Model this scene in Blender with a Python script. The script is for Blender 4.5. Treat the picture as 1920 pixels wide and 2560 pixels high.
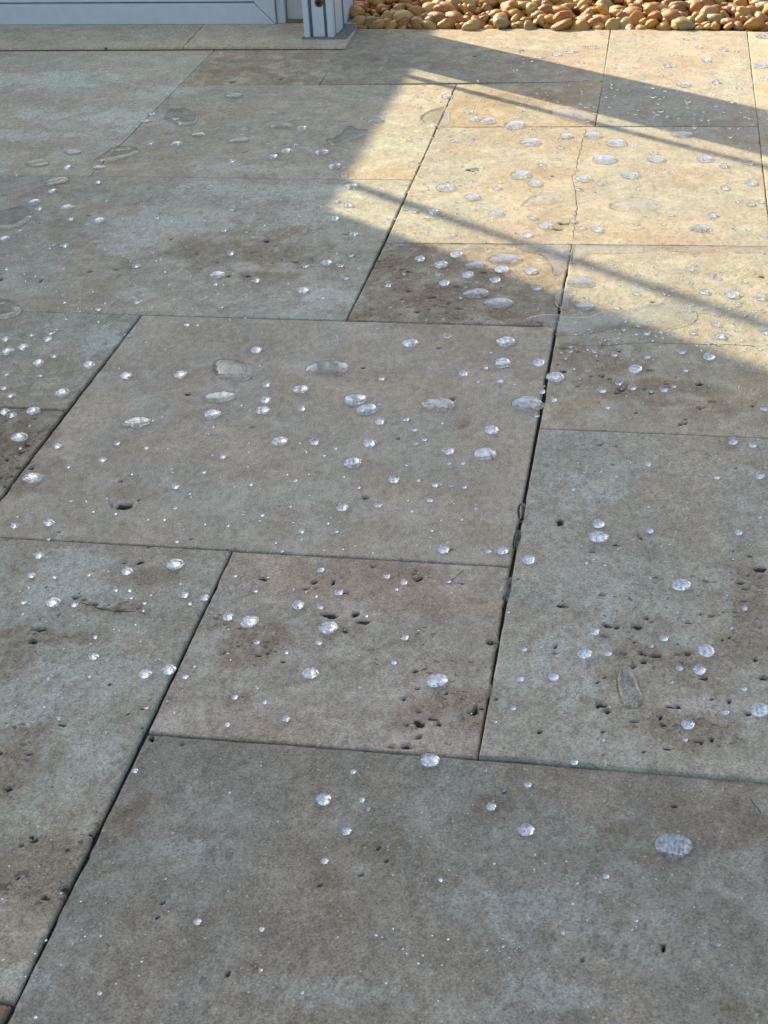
import bpy, math, random
import numpy as np
from mathutils import Vector, Matrix
from mathutils.geometry import delaunay_2d_cdt

for o in list(bpy.data.objects):
    bpy.data.objects.remove(o, do_unlink=True)
SC = bpy.context.scene
COL = SC.collection
U = 0.2032                      # one paving module (eight inches)

# ------------------------------------------------------------------ camera
FPX = 3677.04                   # focal length in pixels of the 1920 x 2560 photograph
YAW, PIT, ROL = -0.211045559, 0.548874163, -0.0636878635
CAM = np.array([1.46304515, -3.21709363, 2.83283453]) * U
_fwd = np.array([math.sin(YAW)*math.cos(PIT), math.cos(YAW)*math.cos(PIT), -math.sin(PIT)])
_rt = np.array([math.cos(YAW), -math.sin(YAW), 0.0])
_up = np.cross(_rt, _fwd)
RT = math.cos(ROL)*_rt + math.sin(ROL)*_up
UP = -math.sin(ROL)*_rt + math.cos(ROL)*_up
FW = _fwd
cd = bpy.data.cameras.new('camera')
cam = bpy.data.objects.new('camera', cd)
COL.objects.link(cam)
m = Matrix.Identity(4)
for i in range(3):
    m[i][0], m[i][1], m[i][2], m[i][3] = RT[i], UP[i], -FW[i], CAM[i]
cam.matrix_world = m
cd.sensor_fit = 'VERTICAL'
cd.sensor_height = 24.0
cd.lens = 24.0 * FPX / 2560.0
cd.clip_start, cd.clip_end = 0.01, 3000.0
SC.camera = cam

# ------------------------------------------------------------------ sky, sun, exposure
SUN_EL = math.radians(32.0)
SUN_AZ = (-0.777, 0.629)        # towards the sun, on the ground
w = bpy.data.worlds.new('World')
SC.world = w
w.use_nodes = True
nt = w.node_tree
nt.nodes.clear()
sky = nt.nodes.new('ShaderNodeTexSky')
sky.sky_type = 'NISHITA'
sky.sun_disc = False
sky.sun_elevation = SUN_EL
sky.sun_rotation = math.atan2(SUN_AZ[0], SUN_AZ[1])
sky.air_density, sky.dust_density, sky.ozone_density = 1.0, 2.6, 0.6
bg = nt.nodes.new('ShaderNodeBackground')
bg.inputs['Strength'].default_value = 0.15
wo = nt.nodes.new('ShaderNodeOutputWorld')
nt.links.new(sky.outputs[0], bg.inputs[0])
nt.links.new(bg.outputs[0], wo.inputs[0])
sl = bpy.data.lights.new('sun', 'SUN')
sl.energy = 5.0
sl.angle = math.radians(0.53)
sl.color = (1.0, 0.875, 0.67)
so = bpy.data.objects.new('sun', sl)
COL.objects.link(so)
sd = Vector((SUN_AZ[0]*math.cos(SUN_EL), SUN_AZ[1]*math.cos(SUN_EL), math.sin(SUN_EL)))
so.rotation_euler = sd.to_track_quat('Z', 'Y').to_euler()
so.location = (-3, 3, 3)
vs = SC.view_settings
SC.display_settings.display_device = 'sRGB'
vs.view_transform, vs.look = 'Standard', 'None'
vs.exposure, vs.gamma, vs.use_curve_mapping = 0.90, 1.0, False
cy = SC.cycles
cy.max_bounces, cy.transmission_bounces, cy.glossy_bounces, cy.diffuse_bounces = 8, 8, 5, 3
cy.transparent_max_bounces = 16
cy.sample_clamp_indirect = 6.0
cy.caustics_refractive = True
cy.caustics_reflective = True
cy.blur_glossy = 0.5
cy.use_denoising = True
cy.use_adaptive_sampling = True
cy.adaptive_threshold = 0.02
try:
    sl.cycles.is_caustics_light = True
except Exception:
    pass

# ------------------------------------------------------------------ helpers
Z = 960/1659.0                  # pixels of the photograph per pixel of a measured enlargement
def ray(x, y):
    return FW + ((x-960)/FPX)*RT - ((y-1280)/FPX)*UP
def at(x, y, z=0.0):            # pixel of the photograph -> point on the level z
    d = ray(x, y)
    return CAM + d*((z-CAM[2])/d[2])
def depth(p):
    return float((np.asarray(p)-CAM) @ FW)
def link(o, parent=None):
    COL.objects.link(o)
    if parent is not None:
        o.parent = parent
    return o
def mesh_obj(name, verts, faces, mat, parent=None, smooth=False):
    me = bpy.data.meshes.new(name)
    me.from_pydata([tuple(v) for v in verts], [], [tuple(f) for f in faces])
    me.update()
    if smooth:
        me.polygons.foreach_set('use_smooth', [True]*len(me.polygons))
    if mat is not None:
        me.materials.append(mat)
    o = bpy.data.objects.new(name, me)
    return link(o, parent)
def empty(name, loc=(0, 0, 0)):
    o = bpy.data.objects.new(name, None)
    o.location = loc
    o.empty_display_size = 0.05
    return link(o)
def tag(o, label=None, cat=None, group=None, kind=None):
    for k, v in (('label', label), ('category', cat), ('group', group), ('kind', kind)):
        if v:
            o[k] = v
    return o
def box(name, lo, hi, mat, parent=None, bev=0.0):
    """a box with bevelled edges, coordinates relative to the parent"""
    import bmesh
    bm = bmesh.new()
    bmesh.ops.create_cube(bm, size=1.0)
    for v in bm.verts:
        v.co = Vector([lo[i]+(v.co[i]+.5)*(hi[i]-lo[i]) for i in range(3)])
    if bev:
        bmesh.ops.bevel(bm, geom=bm.edges[:], offset=bev, segments=2, profile=.5, affect='EDGES')
    me = bpy.data.meshes.new(name)
    bm.to_mesh(me)
    bm.free()
    if mat:
        me.materials.append(mat)
    return link(bpy.data.objects.new(name, me), parent)

def hash2(ix, iy, seed):
    h = (ix.astype(np.int64)*374761393 + iy.astype(np.int64)*668265263 + int(seed)*1274126177) & 0x7fffffff
    h = ((h ^ (h >> 13))*1274126177) & 0x7fffffff
    return ((h ^ (h >> 16)) & 0xffff)/65535.0
def vnoise(x, y, seed=0):
    x = np.asarray(x, float); y = np.asarray(y, float)
    ix, iy = np.floor(x), np.floor(y)
    fx, fy = x-ix, y-iy
    fx = fx*fx*(3-2*fx); fy = fy*fy*(3-2*fy)
    a, b = hash2(ix, iy, seed), hash2(ix+1, iy, seed)
    c, d = hash2(ix, iy+1, seed), hash2(ix+1, iy+1, seed)
    return a+(b-a)*fx+(c-a)*fy+(a-b-c+d)*fx*fy
def fbm(x, y, seed=0, oc=4):
    s, a, t = 0, 1.0, 0
    for k in range(oc):
        s = s+a*vnoise(x*2**k, y*2**k, seed+17*k); t += a; a *= .5
    return s/t

class NT:
    """small wrapper to write node trees"""
    def __init__(self, name):
        self.mat = bpy.data.materials.new(name)
        self.mat.use_nodes = True
        self.t = self.mat.node_tree
        self.t.nodes.clear()
    def n(self, typ, **kw):
        nd = self.t.nodes.new('ShaderNode'+typ)
        ins = kw.pop('ins', {})
        for k, v in kw.items():
            setattr(nd, k, v)
        for k, v in ins.items():
            self.set(nd.inputs[k], v)
        return nd
    def set(self, sock, v):
        if isinstance(v, bpy.types.NodeSocket):
            self.t.links.new(v, sock)
        elif isinstance(v, bpy.types.Node):
            self.t.links.new(v.outputs[0], sock)
        else:
            sock.default_value = v
    def math(self, op, a, b=0.0, c=0.0, clamp=False):
        nd = self.n('Math', operation=op, use_clamp=clamp)
        self.set(nd.inputs[0], a); self.set(nd.inputs[1], b); self.set(nd.inputs[2], c)
        return nd.outputs[0]
    def mix(self, f, a, b, bt='MIX'):
        nd = self.n('Mix', data_type='RGBA', blend_type=bt)
        self.set(nd.inputs[0], f); self.set(nd.inputs[6], a); self.set(nd.inputs[7], b)
        return nd.outputs[2]
    def ramp(self, f, stops, interp='LINEAR'):
        nd = self.n('ValToRGB')
        cr = nd.color_ramp
        cr.interpolation = interp
        while len(cr.elements) < len(stops):
            cr.elements.new(0.5)
        for e, (p, c) in zip(cr.elements, stops):
            e.position = p
            e.color = (c, c, c, 1) if isinstance(c, (int, float)) else (*c, 1)
        self.set(nd.inputs[0], f)
        return nd.outputs[0]
    def noise(self, vec, scale, detail=4.0, rough=.55, dist=0.0):
        nd = self.n('TexNoise', ins={'Vector': vec, 'Scale': scale, 'Detail': detail, 'Roughness': rough, 'Distortion': dist})
        return nd.outputs[0]
    def out(self, sh, disp=None):
        o = self.n('OutputMaterial')
        self.set(o.inputs[0], sh)
        return self.mat

# ------------------------------------------------------------------ materials
def stone_material():
    k = NT('travertine')
    tc = k.n('TexCoord').outputs['Object']
    seed = k.n('Attribute', attribute_type='OBJECT', attribute_name='seed').outputs['Fac']
    tint = k.n('Attribute', attribute_type='OBJECT', attribute_name='tint').outputs['Color']
    rough_amt = k.n('Attribute', attribute_type='OBJECT', attribute_name='coarse').outputs['Fac']
    warm = k.n('Attribute', attribute_type='OBJECT', attribute_name='mottle').outputs['Fac']
    pit = k.n('Attribute', attribute_name='pit').outputs['Fac']
    stain = k.n('Attribute', attribute_name='stain').outputs['Fac']
    pale = k.n('Attribute', attribute_name='pale').outputs['Fac']
    off = k.n('CombineXYZ', ins={0: k.math('MULTIPLY', seed, 3.7), 1: k.math('MULTIPLY', seed, 9.1), 2: seed})
    v = k.n('VectorMath', operation='ADD', ins={0: tc, 1: off}).outputs[0]
    st = k.n('Mapping', ins={'Vector': v, 'Scale': (0.85, 0.85, 1.0), 'Rotation': (0, 0, .5)}).outputs[0]
    n1 = k.noise(st, 13.0, 3.0, .6, .9)
    n2 = k.noise(st, 46.0, 3.0, .62, .6)
    n3 = k.noise(k.n('Mapping', ins={'Vector': v, 'Scale': (1.15, .8, 1.0), 'Rotation': (0, 0, -.4)}).outputs[0], 190.0, 2.0, .65)
    n4 = k.noise(v, 780.0, 1.0, .6)
    col = k.mix(k.ramp(n1, [(.36, 0.0), (.66, 1.0)]), (.435, .375, .275, 1), (.535, .472, .358, 1))
    col = k.mix(k.math('MULTIPLY', k.ramp(n2, [(.40, 0.0), (.62, 1.0)]), warm), col, (.34, .275, .19, 1))
    col = k.mix(k.ramp(n2, [(.30, .42), (.43, 0.0)]), col, (.62, .56, .445, 1))
    # cooler and warmer veils through the stone
    n5 = k.noise(st, 7.0, 2.0, .6, 1.2)
    col = k.mix(1.0, col, k.ramp(n5, [(.36, (1.05, .975, .91)), (.5, (1.0, 1.0, 1.0)), (.64, (.93, 1.0, .99))]), 'MULTIPLY')
    # brown mineral patches with a broken outline
    sg = k.math('ADD', stain, k.math('MULTIPLY', k.math('SUBTRACT', n3, .5), 1.9))
    sg = k.math('ADD', sg, k.math('MULTIPLY', k.math('SUBTRACT', n2, .5), .9))
    sm = k.math('MULTIPLY', k.ramp(sg, [(.30, 0.0), (.60, 1.0)]), .80)
    col = k.mix(sm, col, k.mix(n3, (.20, .14, .08, 1), (.42, .325, .215, 1)))
    pg = k.math('ADD', pale, k.math('ADD', k.math('MULTIPLY', k.math('SUBTRACT', n2, .5), 1.5), k.math('MULTIPLY', k.math('SUBTRACT', n3, .5), .7)))
    col = k.mix(k.math('MULTIPLY', k.ramp(pg, [(.28, 0.0), (.75, 1.0)]), .72), col, (.60, .58, .49, 1))
    # fine grain
    n6 = k.noise(k.n('Mapping', ins={'Vector': v, 'Scale': (1.2, .8, 1.0), 'Rotation': (0, 0, .3)}).outputs[0], 105.0, 3.0, .7, .4)
    col = k.mix(1.0, col, k.ramp(n6, [(.32, .86), (.44, .98), (.54, 1.01), (.66, 1.11)]), 'MULTIPLY')
    col = k.mix(1.0, col, k.ramp(n3, [(.33, .82), (.45, .97), (.55, 1.02), (.68, 1.14)]), 'MULTIPLY')
    col = k.mix(1.0, col, k.ramp(n4, [(.30, .66), (.5, 1.0), (.72, 1.28)]), 'MULTIPLY')
    # crisp pale flakes gathered in drifts
    fl = k.math('MULTIPLY', k.ramp(k.noise(k.n('Mapping', ins={'Vector': v, 'Scale': (1.2, .75, 1.0), 'Rotation': (0, 0, .9), 'Location': (3.1, 1.7, 0)}).outputs[0], 150.0, 2.0, .6, .5), [(.52, 0.0), (.57, 1.0)]), k.ramp(n5, [(.40, .15), (.60, 1.0)]))
    col = k.mix(k.math('MULTIPLY', fl, .20), col, (.66, .62, .54, 1))
    fd = k.math('MULTIPLY', k.ramp(k.noise(k.n('Mapping', ins={'Vector': v, 'Scale': (1.2, .8, 1.0), 'Rotation': (0, 0, -.7), 'Location': (7.3, 4.2, 0)}).outputs[0], 170.0, 2.0, .6, .6), [(.58, 0.0), (.62, 1.0)]), k.ramp(n1, [(.42, 1.0), (.6, .15)]))
    col = k.mix(k.math('MULTIPLY', fd, .20), col, (.20, .165, .12, 1))
    col = k.mix(1.0, col, tint, 'MULTIPLY')
    # small open pores and short dark flecks, denser where the stone is coarse
    dens = k.math('MULTIPLY', k.ramp(k.noise(v, 21.0, 2.0, .65), [(.38, .12), (.68, 1.0)]), k.math('ADD', k.math('MULTIPLY', rough_amt, .85), .22))
    dens = k.math('ADD', dens, k.math('MULTIPLY', stain, k.math('ADD', k.math('MULTIPLY', rough_amt, .45), .25)))
    pore = None
    for scl, rmax, gate, mp in ((150.0, .42, 5.0, (.8, 1.1, 1.0)), (330.0, .55, 3.0, (.9, 1.0, 1.0))):
        vm = k.n('Mapping', ins={'Vector': k.n('VectorMath', operation='ADD', ins={0: v, 1: k.n('VectorMath', operation='SCALE', ins={0: k.n('TexNoise', ins={'Vector': v, 'Scale': scl*.9, 'Detail': 0.0}).outputs[1], 'Scale': .006}).outputs[0]}).outputs[0], 'Scale': mp}).outputs[0]
        vo = k.n('TexVoronoi', feature='F1', ins={'Vector': vm, 'Scale': scl, 'Randomness': 1.0})
        cellr = k.n('SeparateColor', ins={0: vo.outputs['Color']}).outputs[0]
        size = k.math('MULTIPLY', dens, k.math('POWER', cellr, gate))
        lim = k.math('MULTIPLY', size, rmax)
        one = k.math('MULTIPLY', k.math('SUBTRACT', lim, vo.outputs['Distance']), 14.0, clamp=True)
        pore = one if pore is None else k.math('MAXIMUM', pore, one)
    col = k.mix(k.math('MULTIPLY', pore, .70), col, (.10, .075, .048, 1))
    # pale calcite crumbs
    vc = k.n('TexVoronoi', feature='F1', ins={'Vector': v, 'Scale': 420.0, 'Randomness': 1.0})
    cr2 = k.n('SeparateColor', ins={0: vc.outputs['Color']}).outputs[1]
    crumb = k.math('MULTIPLY', k.math('SUBTRACT', k.math('MULTIPLY', k.math('POWER', cr2, 6.0), .36), vc.outputs['Distance']), 12.0, clamp=True)
    col = k.mix(k.math('MULTIPLY', crumb, .55), col, (.68, .63, .53, 1))
    pj = k.math('ADD', pit, k.math('MULTIPLY', k.math('SUBTRACT', n3, .5), .5))
    col = k.mix(k.ramp(pj, [(.22, 0.0), (.55, .92)]), col, (.065, .049, .033, 1))
    h = k.math('ADD', k.math('ADD', k.math('MULTIPLY', n3, .45), k.math('MULTIPLY', n6, .5)), k.math('MULTIPLY', n4, .3))
    h = k.math('SUBTRACT', h, k.math('MULTIPLY', pore, .9))
    bump = k.n('Bump', ins={'Strength': .45, 'Distance': .0009, 'Height': h}).outputs[0]
    rg = k.ramp(n2, [(.3, .62), (.7, .80)])
    col = k.mix(1.0, col, (.90, .893, .885, 1), 'MULTIPLY')
    p = k.n('BsdfPrincipled', ins={'Base Color': col, 'Roughness': rg, 'Normal': bump, 'Specular IOR Level': .35})
    return k.out(p)
STONE = stone_material()

def simple(name, col, rough=.6, var=.25, scale=40.0, metal=0.0, bump=0.0, spec=.4, col2=None):
    k = NT(name)
    tc = k.n('TexCoord').outputs['Object']
    n = k.noise(tc, scale, 5.0, .6)
    c2 = col2 or tuple(c*(1-var) for c in col)
    c = k.mix(k.ramp(n, [(.35, 0.0), (.65, 1.0)]), (*c2, 1), (*col, 1))
    p = k.n('BsdfPrincipled', ins={'Base Color': c, 'Roughness': rough, 'Metallic': metal, 'Specular IOR Level': spec})
    if bump:
        k.set(p.inputs['Normal'], k.n('Bump', ins={'Strength': .6, 'Distance': bump, 'Height': n}).outputs[0])
    return k.out(p)
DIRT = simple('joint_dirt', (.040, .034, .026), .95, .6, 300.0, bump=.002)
GRIT = simple('joint_grit', (.30, .265, .215), .95, .5, 260.0, bump=.001)
SOIL = simple('garden_soil', (.16, .13, .09), .95, .5, 20.0, bump=.01, col2=(.10, .12, .05))
ALU = simple('powder_coated_aluminium', (.62, .645, .645), .42, .06, 60.0)
ALU_DARK = simple('dark_gasket', (.13, .165, .18), .6, .2, 60.0)
PVC = simple('cream_sealing_panel', (.62, .60, .54), .55, .08, 30.0)
MOSS = simple('mossy_sealant', (.26, .25, .13), .9, .4, 120.0, bump=.001)
RUST = simple('rusty_screw', (.17, .09, .05), .7, .5, 400.0, metal=.4)
HOLE = simple('dark_hole', (.02, .016, .013), .9, .3, 100.0)
RENDER = simple('wall_render', (.60, .57, .51), .9, .08, 30.0, bump=.002)
CRACK = simple('crack_dirt', (.13, .085, .045), .95, .5, 300.0)
BLOCK_MAT = simple('blocker_paint', (.55, .52, .46), .6, .1, 12.0)

def water_material(name, thin):
    """clear water; the thin films let the sun through to the stone they wet"""
    k = NT(name)
    back = k.n('NewGeometry').outputs['Backfacing']
    fr = k.n('Fresnel', ins={'IOR': k.math('ADD', 1.333, k.math('MULTIPLY', back, 1/1.333-1.333))})
    gl = k.n('BsdfGlossy', ins={'Roughness': 0.02})
    tr = k.n('BsdfTransparent', ins={'Color': (.965, .97, .965, 1)})
    sheet = k.n('MixShader', ins={0: fr.outputs[0], 1: tr.outputs[0], 2: gl.outputs[0]})
    lens = k.n('BsdfGlass', ins={'Roughness': 0.015, 'IOR': 1.333})
    s = k.n('MixShader', ins={0: thin, 1: lens.outputs[0], 2: sheet.outputs[0]})
    return k.out(s.outputs[0])
WATER = water_material('water_bead', .25)
WATER2 = water_material('water_drop', .3)
FILM = water_material('water_film', .95)
RIM = water_material('water_rim', .10)

def airfilm_material(name, lo, hi, white, fine=1.0):
    """the silvery air film that a bead keeps under itself on waterproofed stone"""
    k = NT(name)
    tc = k.n('TexCoord').outputs['Object']
    rnd = k.n('ObjectInfo').outputs['Random']
    off = k.n('CombineXYZ', ins={0: k.math('MULTIPLY', rnd, 37.0), 1: k.math('MULTIPLY', rnd, 91.0), 2: 0.0})
    v = k.n('VectorMath', operation='ADD', ins={0: tc, 1: off}).outputs[0]
    n = k.noise(v, 3.4*fine, 4.0, .62, .6)
    n2 = k.noise(v, 6.0*fine, 2.0, .6)
    bump = k.n('Bump', ins={'Strength': 1.0, 'Distance': .00006, 'Height': n2}).outputs[0]
    g = k.n('BsdfGlossy', ins={'Color': (.93, .95, .97, 1), 'Roughness': .13, 'Normal': bump})
    t = k.n('BsdfTransparent', ins={'Color': (.93, .94, .93, 1)})
    d = k.n('BsdfDiffuse', ins={'Color': (.97, .97, .97, 1), 'Normal': bump})
    gd = k.n('MixShader', ins={0: white, 1: g.outputs[0], 2: d.outputs[0]})
    f = k.ramp(n, [(.39, lo), (.58, hi)])
    return k.out(k.n('MixShader', ins={0: f, 1: t.outputs[0], 2: gd.outputs[0]}).outputs[0])
AIR = airfilm_material('silvery_air_film', .22, .82, .30)
AIR3 = airfilm_material('puddle_air_film', .0, .12, .05, 120.0)
AIR2 = airfilm_material('patchy_air_film', .06, .46, .05)

def pebble_material():
    k = NT('river_pebble')
    tc = k.n('TexCoord').outputs['Object']
    rnd = k.math('FRACT', k.math('ADD', k.n('ObjectInfo').outputs['Random'], k.n('NewGeometry').outputs['Random Per Island']))
    c = k.ramp(rnd, [(0, (.38, .165, .025)), (.14, (.52, .27, .04)), (.28, (.50, .33, .11)), (.40, (.27, .145, .045)), (.48, (.48, .33, .12)),
                     (.58, (.55, .42, .20)), (.66, (.46, .24, .04)), (.78, (.30, .225, .13)), (.86, (.40, .15, .045)), (.94, (.33, .26, .15))], 'CONSTANT')
    v = k.n('VectorMath', operation='ADD', ins={0: tc, 1: k.n('CombineXYZ', ins={0: k.math('MULTIPLY', rnd, 50.0), 1: rnd, 2: rnd})}).outputs[0]
    n = k.noise(v, 55.0, 6.0, .65, .8)
    c = k.mix(k.ramp(n, [(.40, .0), (.75, .40)]), c, (.55, .38, .14, 1))
    c = k.mix(1.0, c, k.ramp(k.noise(v, 260.0, 4.0, .7), [(.25, .66), (.5, 1.0), (.8, 1.15)]), 'MULTIPLY')
    c = k.mix(1.0, c, (1.05, .86, .52, 1), 'MULTIPLY')
    bump = k.n('Bump', ins={'Strength': .4, 'Distance': .002, 'Height': n}).outputs[0]
    p = k.n('BsdfPrincipled', ins={'Base Color': c, 'Roughness': .30, 'Normal': bump, 'Coat Weight': .25, 'Coat Roughness': .12})
    return k.out(p)
PEBBLE = pebble_material()

def glass_pane_material():
    k = NT('window_glass')
    back = k.n('NewGeometry').outputs['Backfacing']
    fr = k.n('Fresnel', ins={'IOR': k.math('ADD', 1.45, k.math('MULTIPLY', back, 1/1.45-1.45))})
    s = k.n('MixShader', ins={0: fr.outputs[0], 1: k.n('BsdfTransparent', ins={'Color': (.95, .97, .96, 1)}).outputs[0],
                             2: k.n('BsdfGlossy', ins={'Roughness': 0.0}).outputs[0]})
    return k.out(s.outputs[0])
PANE = glass_pane_material()

# ------------------------------------------------------------------ ground and patio
g = mesh_obj('garden_ground', [(-400, -400, -.045), (400, -400, -.045), (400, 400, -.045), (-400, 400, -.045)], [(0, 1, 2, 3)], SOIL)
tag(g, 'bare soil and grass around the patio', kind='structure')

FLOOR_Y1 = 8.95*U
patio = mesh_obj('patio_floor', [(-6*U, -5*U, -.0035), (5*U, -5*U, -.0035), (5*U, FLOOR_Y1, -.0035), (-6*U, FLOOR_Y1, -.0035)], [(0, 1, 2, 3)], DIRT)
tag(patio, 'travertine patio floor laid in mixed square and oblong slabs', kind='structure')

def P(x, y):
    p = at(x, y)
    return (p[0]/U, p[1]/U)
K = {  # corners of the slabs, in modules, from the joints seen in the photograph
 'a0': P(366, 1831), 'a1': P(580, 1376), 'c0': P(1196, 1894), 'c1': P(1277, 1415), 'c2': P(1347, 1074), 'c3': P(1388, 817), 'c4': P(1430, 612),
 'b3': P(354, 787), 'b2': P(165, 1024), 'd3': P(866, 801), 'd4': P(962, 607), 'd7': P(1141, 211), 'd6': P(1093, 318), 'e7': P(1509, 203), 'e6': P(1488, 316),
 'f6': P(1897, 316), 'g7': P(799, 211), 'k5': P(224, 440), 'd5': P(1033, 450), 'a-1': P(35, 2507), 'g8': P(862, 119), 'k8': P(540, 121), 'e8': P(1527, 71), 'f8': P(1868, 78), 'pl': P(889, 72)}
def lerp(a, b, t):
    return (a[0]+(b[0]-a[0])*t, a[1]+(b[1]-a[1])*t)
ys = lambda dx, k_: (K[k_][0]+dx, K[k_][1])
_t = (K['g7'][1]-K['k5'][1])/(K['k8'][1]-K['k5'][1])
K['k7'] = lerp(K['k5'], K['k8'], _t)
b1 = P(-72, 1338)
K['b1'] = b1
hb0 = P(0, 1343)
slopeb = (K['a1'][1]-hb0[1])/(K['a1'][0]-hb0[0])
# name: corners (front left, front right, back right, back left), gaps L R F B in mm, height mm, look
T = {}
def tile(n, fl, fr, br, bl, gaps=(1.1, 1.1, 1.1, 1.1), dz=0.0, tint=(1, 1, 1), coarse=.5, mottle=.5, seed=1, cell=2.0):
    T[n] = dict(q=[np.array(c, float)*U for c in (fl, fr, br, bl)], gaps=gaps, dz=dz/1000., tint=tint, coarse=coarse, mottle=mottle, seed=seed, cell=cell/1000.)
k = K
c4r = P(1930, 616); c2r = P(1930, 1098.5); c0r = P(1930, 1959)
def ext(a, b, L):
    d = (b[0]-a[0], b[1]-a[1]); q = L/math.hypot(*d)
    return (a[0]+d[0]*q, a[1]+d[1]*q)
c0R, c2R, c4R = ext(k['c0'], c0r, 2), ext(k['c2'], c2r, 2), ext(k['c4'], c4r, 2)
hcl = ext(k['b2'], P(0, 1017), 1.0); hbl = ext(k['a1'], hb0, 2.0)
tile('T1', k['a0'], k['c0'], k['c1'], k['a1'], (.6, .6, .7, .7), -.3, (1.01, .95, .925), .8, .6, 3, 1.5)
tile('T2', lerp(k['a1'], hbl, .5), k['c1'], k['c3'], k['b3'], (.7, .2, .7, .6), .0, (.985, .955, .92), .18, .18, 7, 1.6)
tile('T3', k['c0'], c0R, c2R, k['c2'], (.3, 1, .8, .8), 1.6, (.90, .925, .91), .7, .3, 12, 1.5)
tile('T4', lerp(k['a0'], k['a-1'], 2.0), (3.1, -2.1), ext(k['a0'], k['c0'], 3), k['a0'], (.6, 1, .7, .6), -.8, (.665, .685, .685), .16, .5, 21, 1.5)
tile('T5', (k['a-1'][0]-2, k['a-1'][1]), k['a-1'], k['a1'], hbl, (1, .6, 1, .7), .2, (.90, .93, .91), .7, .45, 33, 1.5)
tile('T5b', (k['a-1'][0]-1, k['a-1'][1]-1), lerp(k['a-1'], (k['a-1'][0], k['a-1'][1]-1), 1), k['a-1'], (k['a-1'][0]-1, k['a-1'][1]), (1, 1.2, 1, 1.2), .0, (.62, .53, .43), 1.0, .9, 35, 2.5)
tile('T6', (k['b3'][0]-1.06, hbl[1]+.03), lerp(k['a1'], hbl, .5), k['b2'], hcl, (1, .8, .8, .8), -.4, (.82, .745, .66), 1.2, 1.0, 41, 1.8)
tile('T7', ext(k['b2'], hcl, 2), k['b2'], k['b3'], (k['b3'][0]-2, k['b3'][1]+.01), (1, .8, .8, .35), .3, (.90, .93, .88), .35, .4, 47, 2.0)
tile('T8', (k['b3'][0]-2, k['b3'][1]+.01), k['d3'], k['d5'], ext(k['d5'], k['k5'], 3), (1, .7, .6, .35), .1, (1.02, 1.03, .975), .5, .45, 52, 2.0)
tile('T9', k['d3'], k['c3'], k['c4'], k['d4'], (.4, .35, .7, .5), .1, (.90, .825, .73), .75, 1.0, 61, 2.0)
tile('T10', k['c2'], c2R, c4R, k['c4'], (.35, 1, .9, .6), .5, (.97, .93, .84), .55, .5, 66, 2.0)
tile('T11', k['d4'], c4r, k['f6'], k['d6'], (.5, .7, .6, .35), .0, (1.02, .985, .90), .25, .3, 72, 2.2)
tile('T12', k['d6'], k['e6'], k['e7'], k['d7'], (.45, .6, .35, .3), .0, (1.04, .94, .76), .35, .5, 78, 2.5)
tile('T13', k['e6'], k['f6'], k['f8'], k['e8'], (.7, .4, .5, .5), .2, (.90, .89, .83), .25, .3, 83, 2.5)
tile('T14', k['g7'], k['e7'], k['e8'], P(880, 72), (.8, .7, .4, .5), .0, (.96, .91, .81), .35, .6, 88, 2.5)
tile('T15', k['k5'], k['d5'], k['d7'], k['k7'], (.4, .5, .35, .25), .0, (1.12, 1.09, 1.0), .3, .45, 93, 2.5)
tile('T16', k['k7'], k['g7'], k['g8'], k['k8'], (.35, .8, .25, 4.0), .0, (1.10, 1.02, .88), .4, .9, 97, 2.5)
tile('T17', ext(k['k5'], P(0, 438), 3), k['k5'], k['k8'], (k['k8'][0]-3, k['k8'][1]), (1, .4, .35, 4.0), .0, (1.26, 1.25, 1.16), .25, .3, 103, 2.5)
tile('T18', c4R, ext(c4R, (c4R[0]+1, c4R[1]-.05), .01), P(2500, 82), k['f8'], (.4, 1, .4, .5), .0, (1.08, 1.04, .93), .3, .4, 109, 3.0)
T['T18']['q'] = [np.array(c4r)*U, np.array(c4R)*U, np.array(P(2300, 86))*U, np.array(k['f8'])*U]

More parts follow.
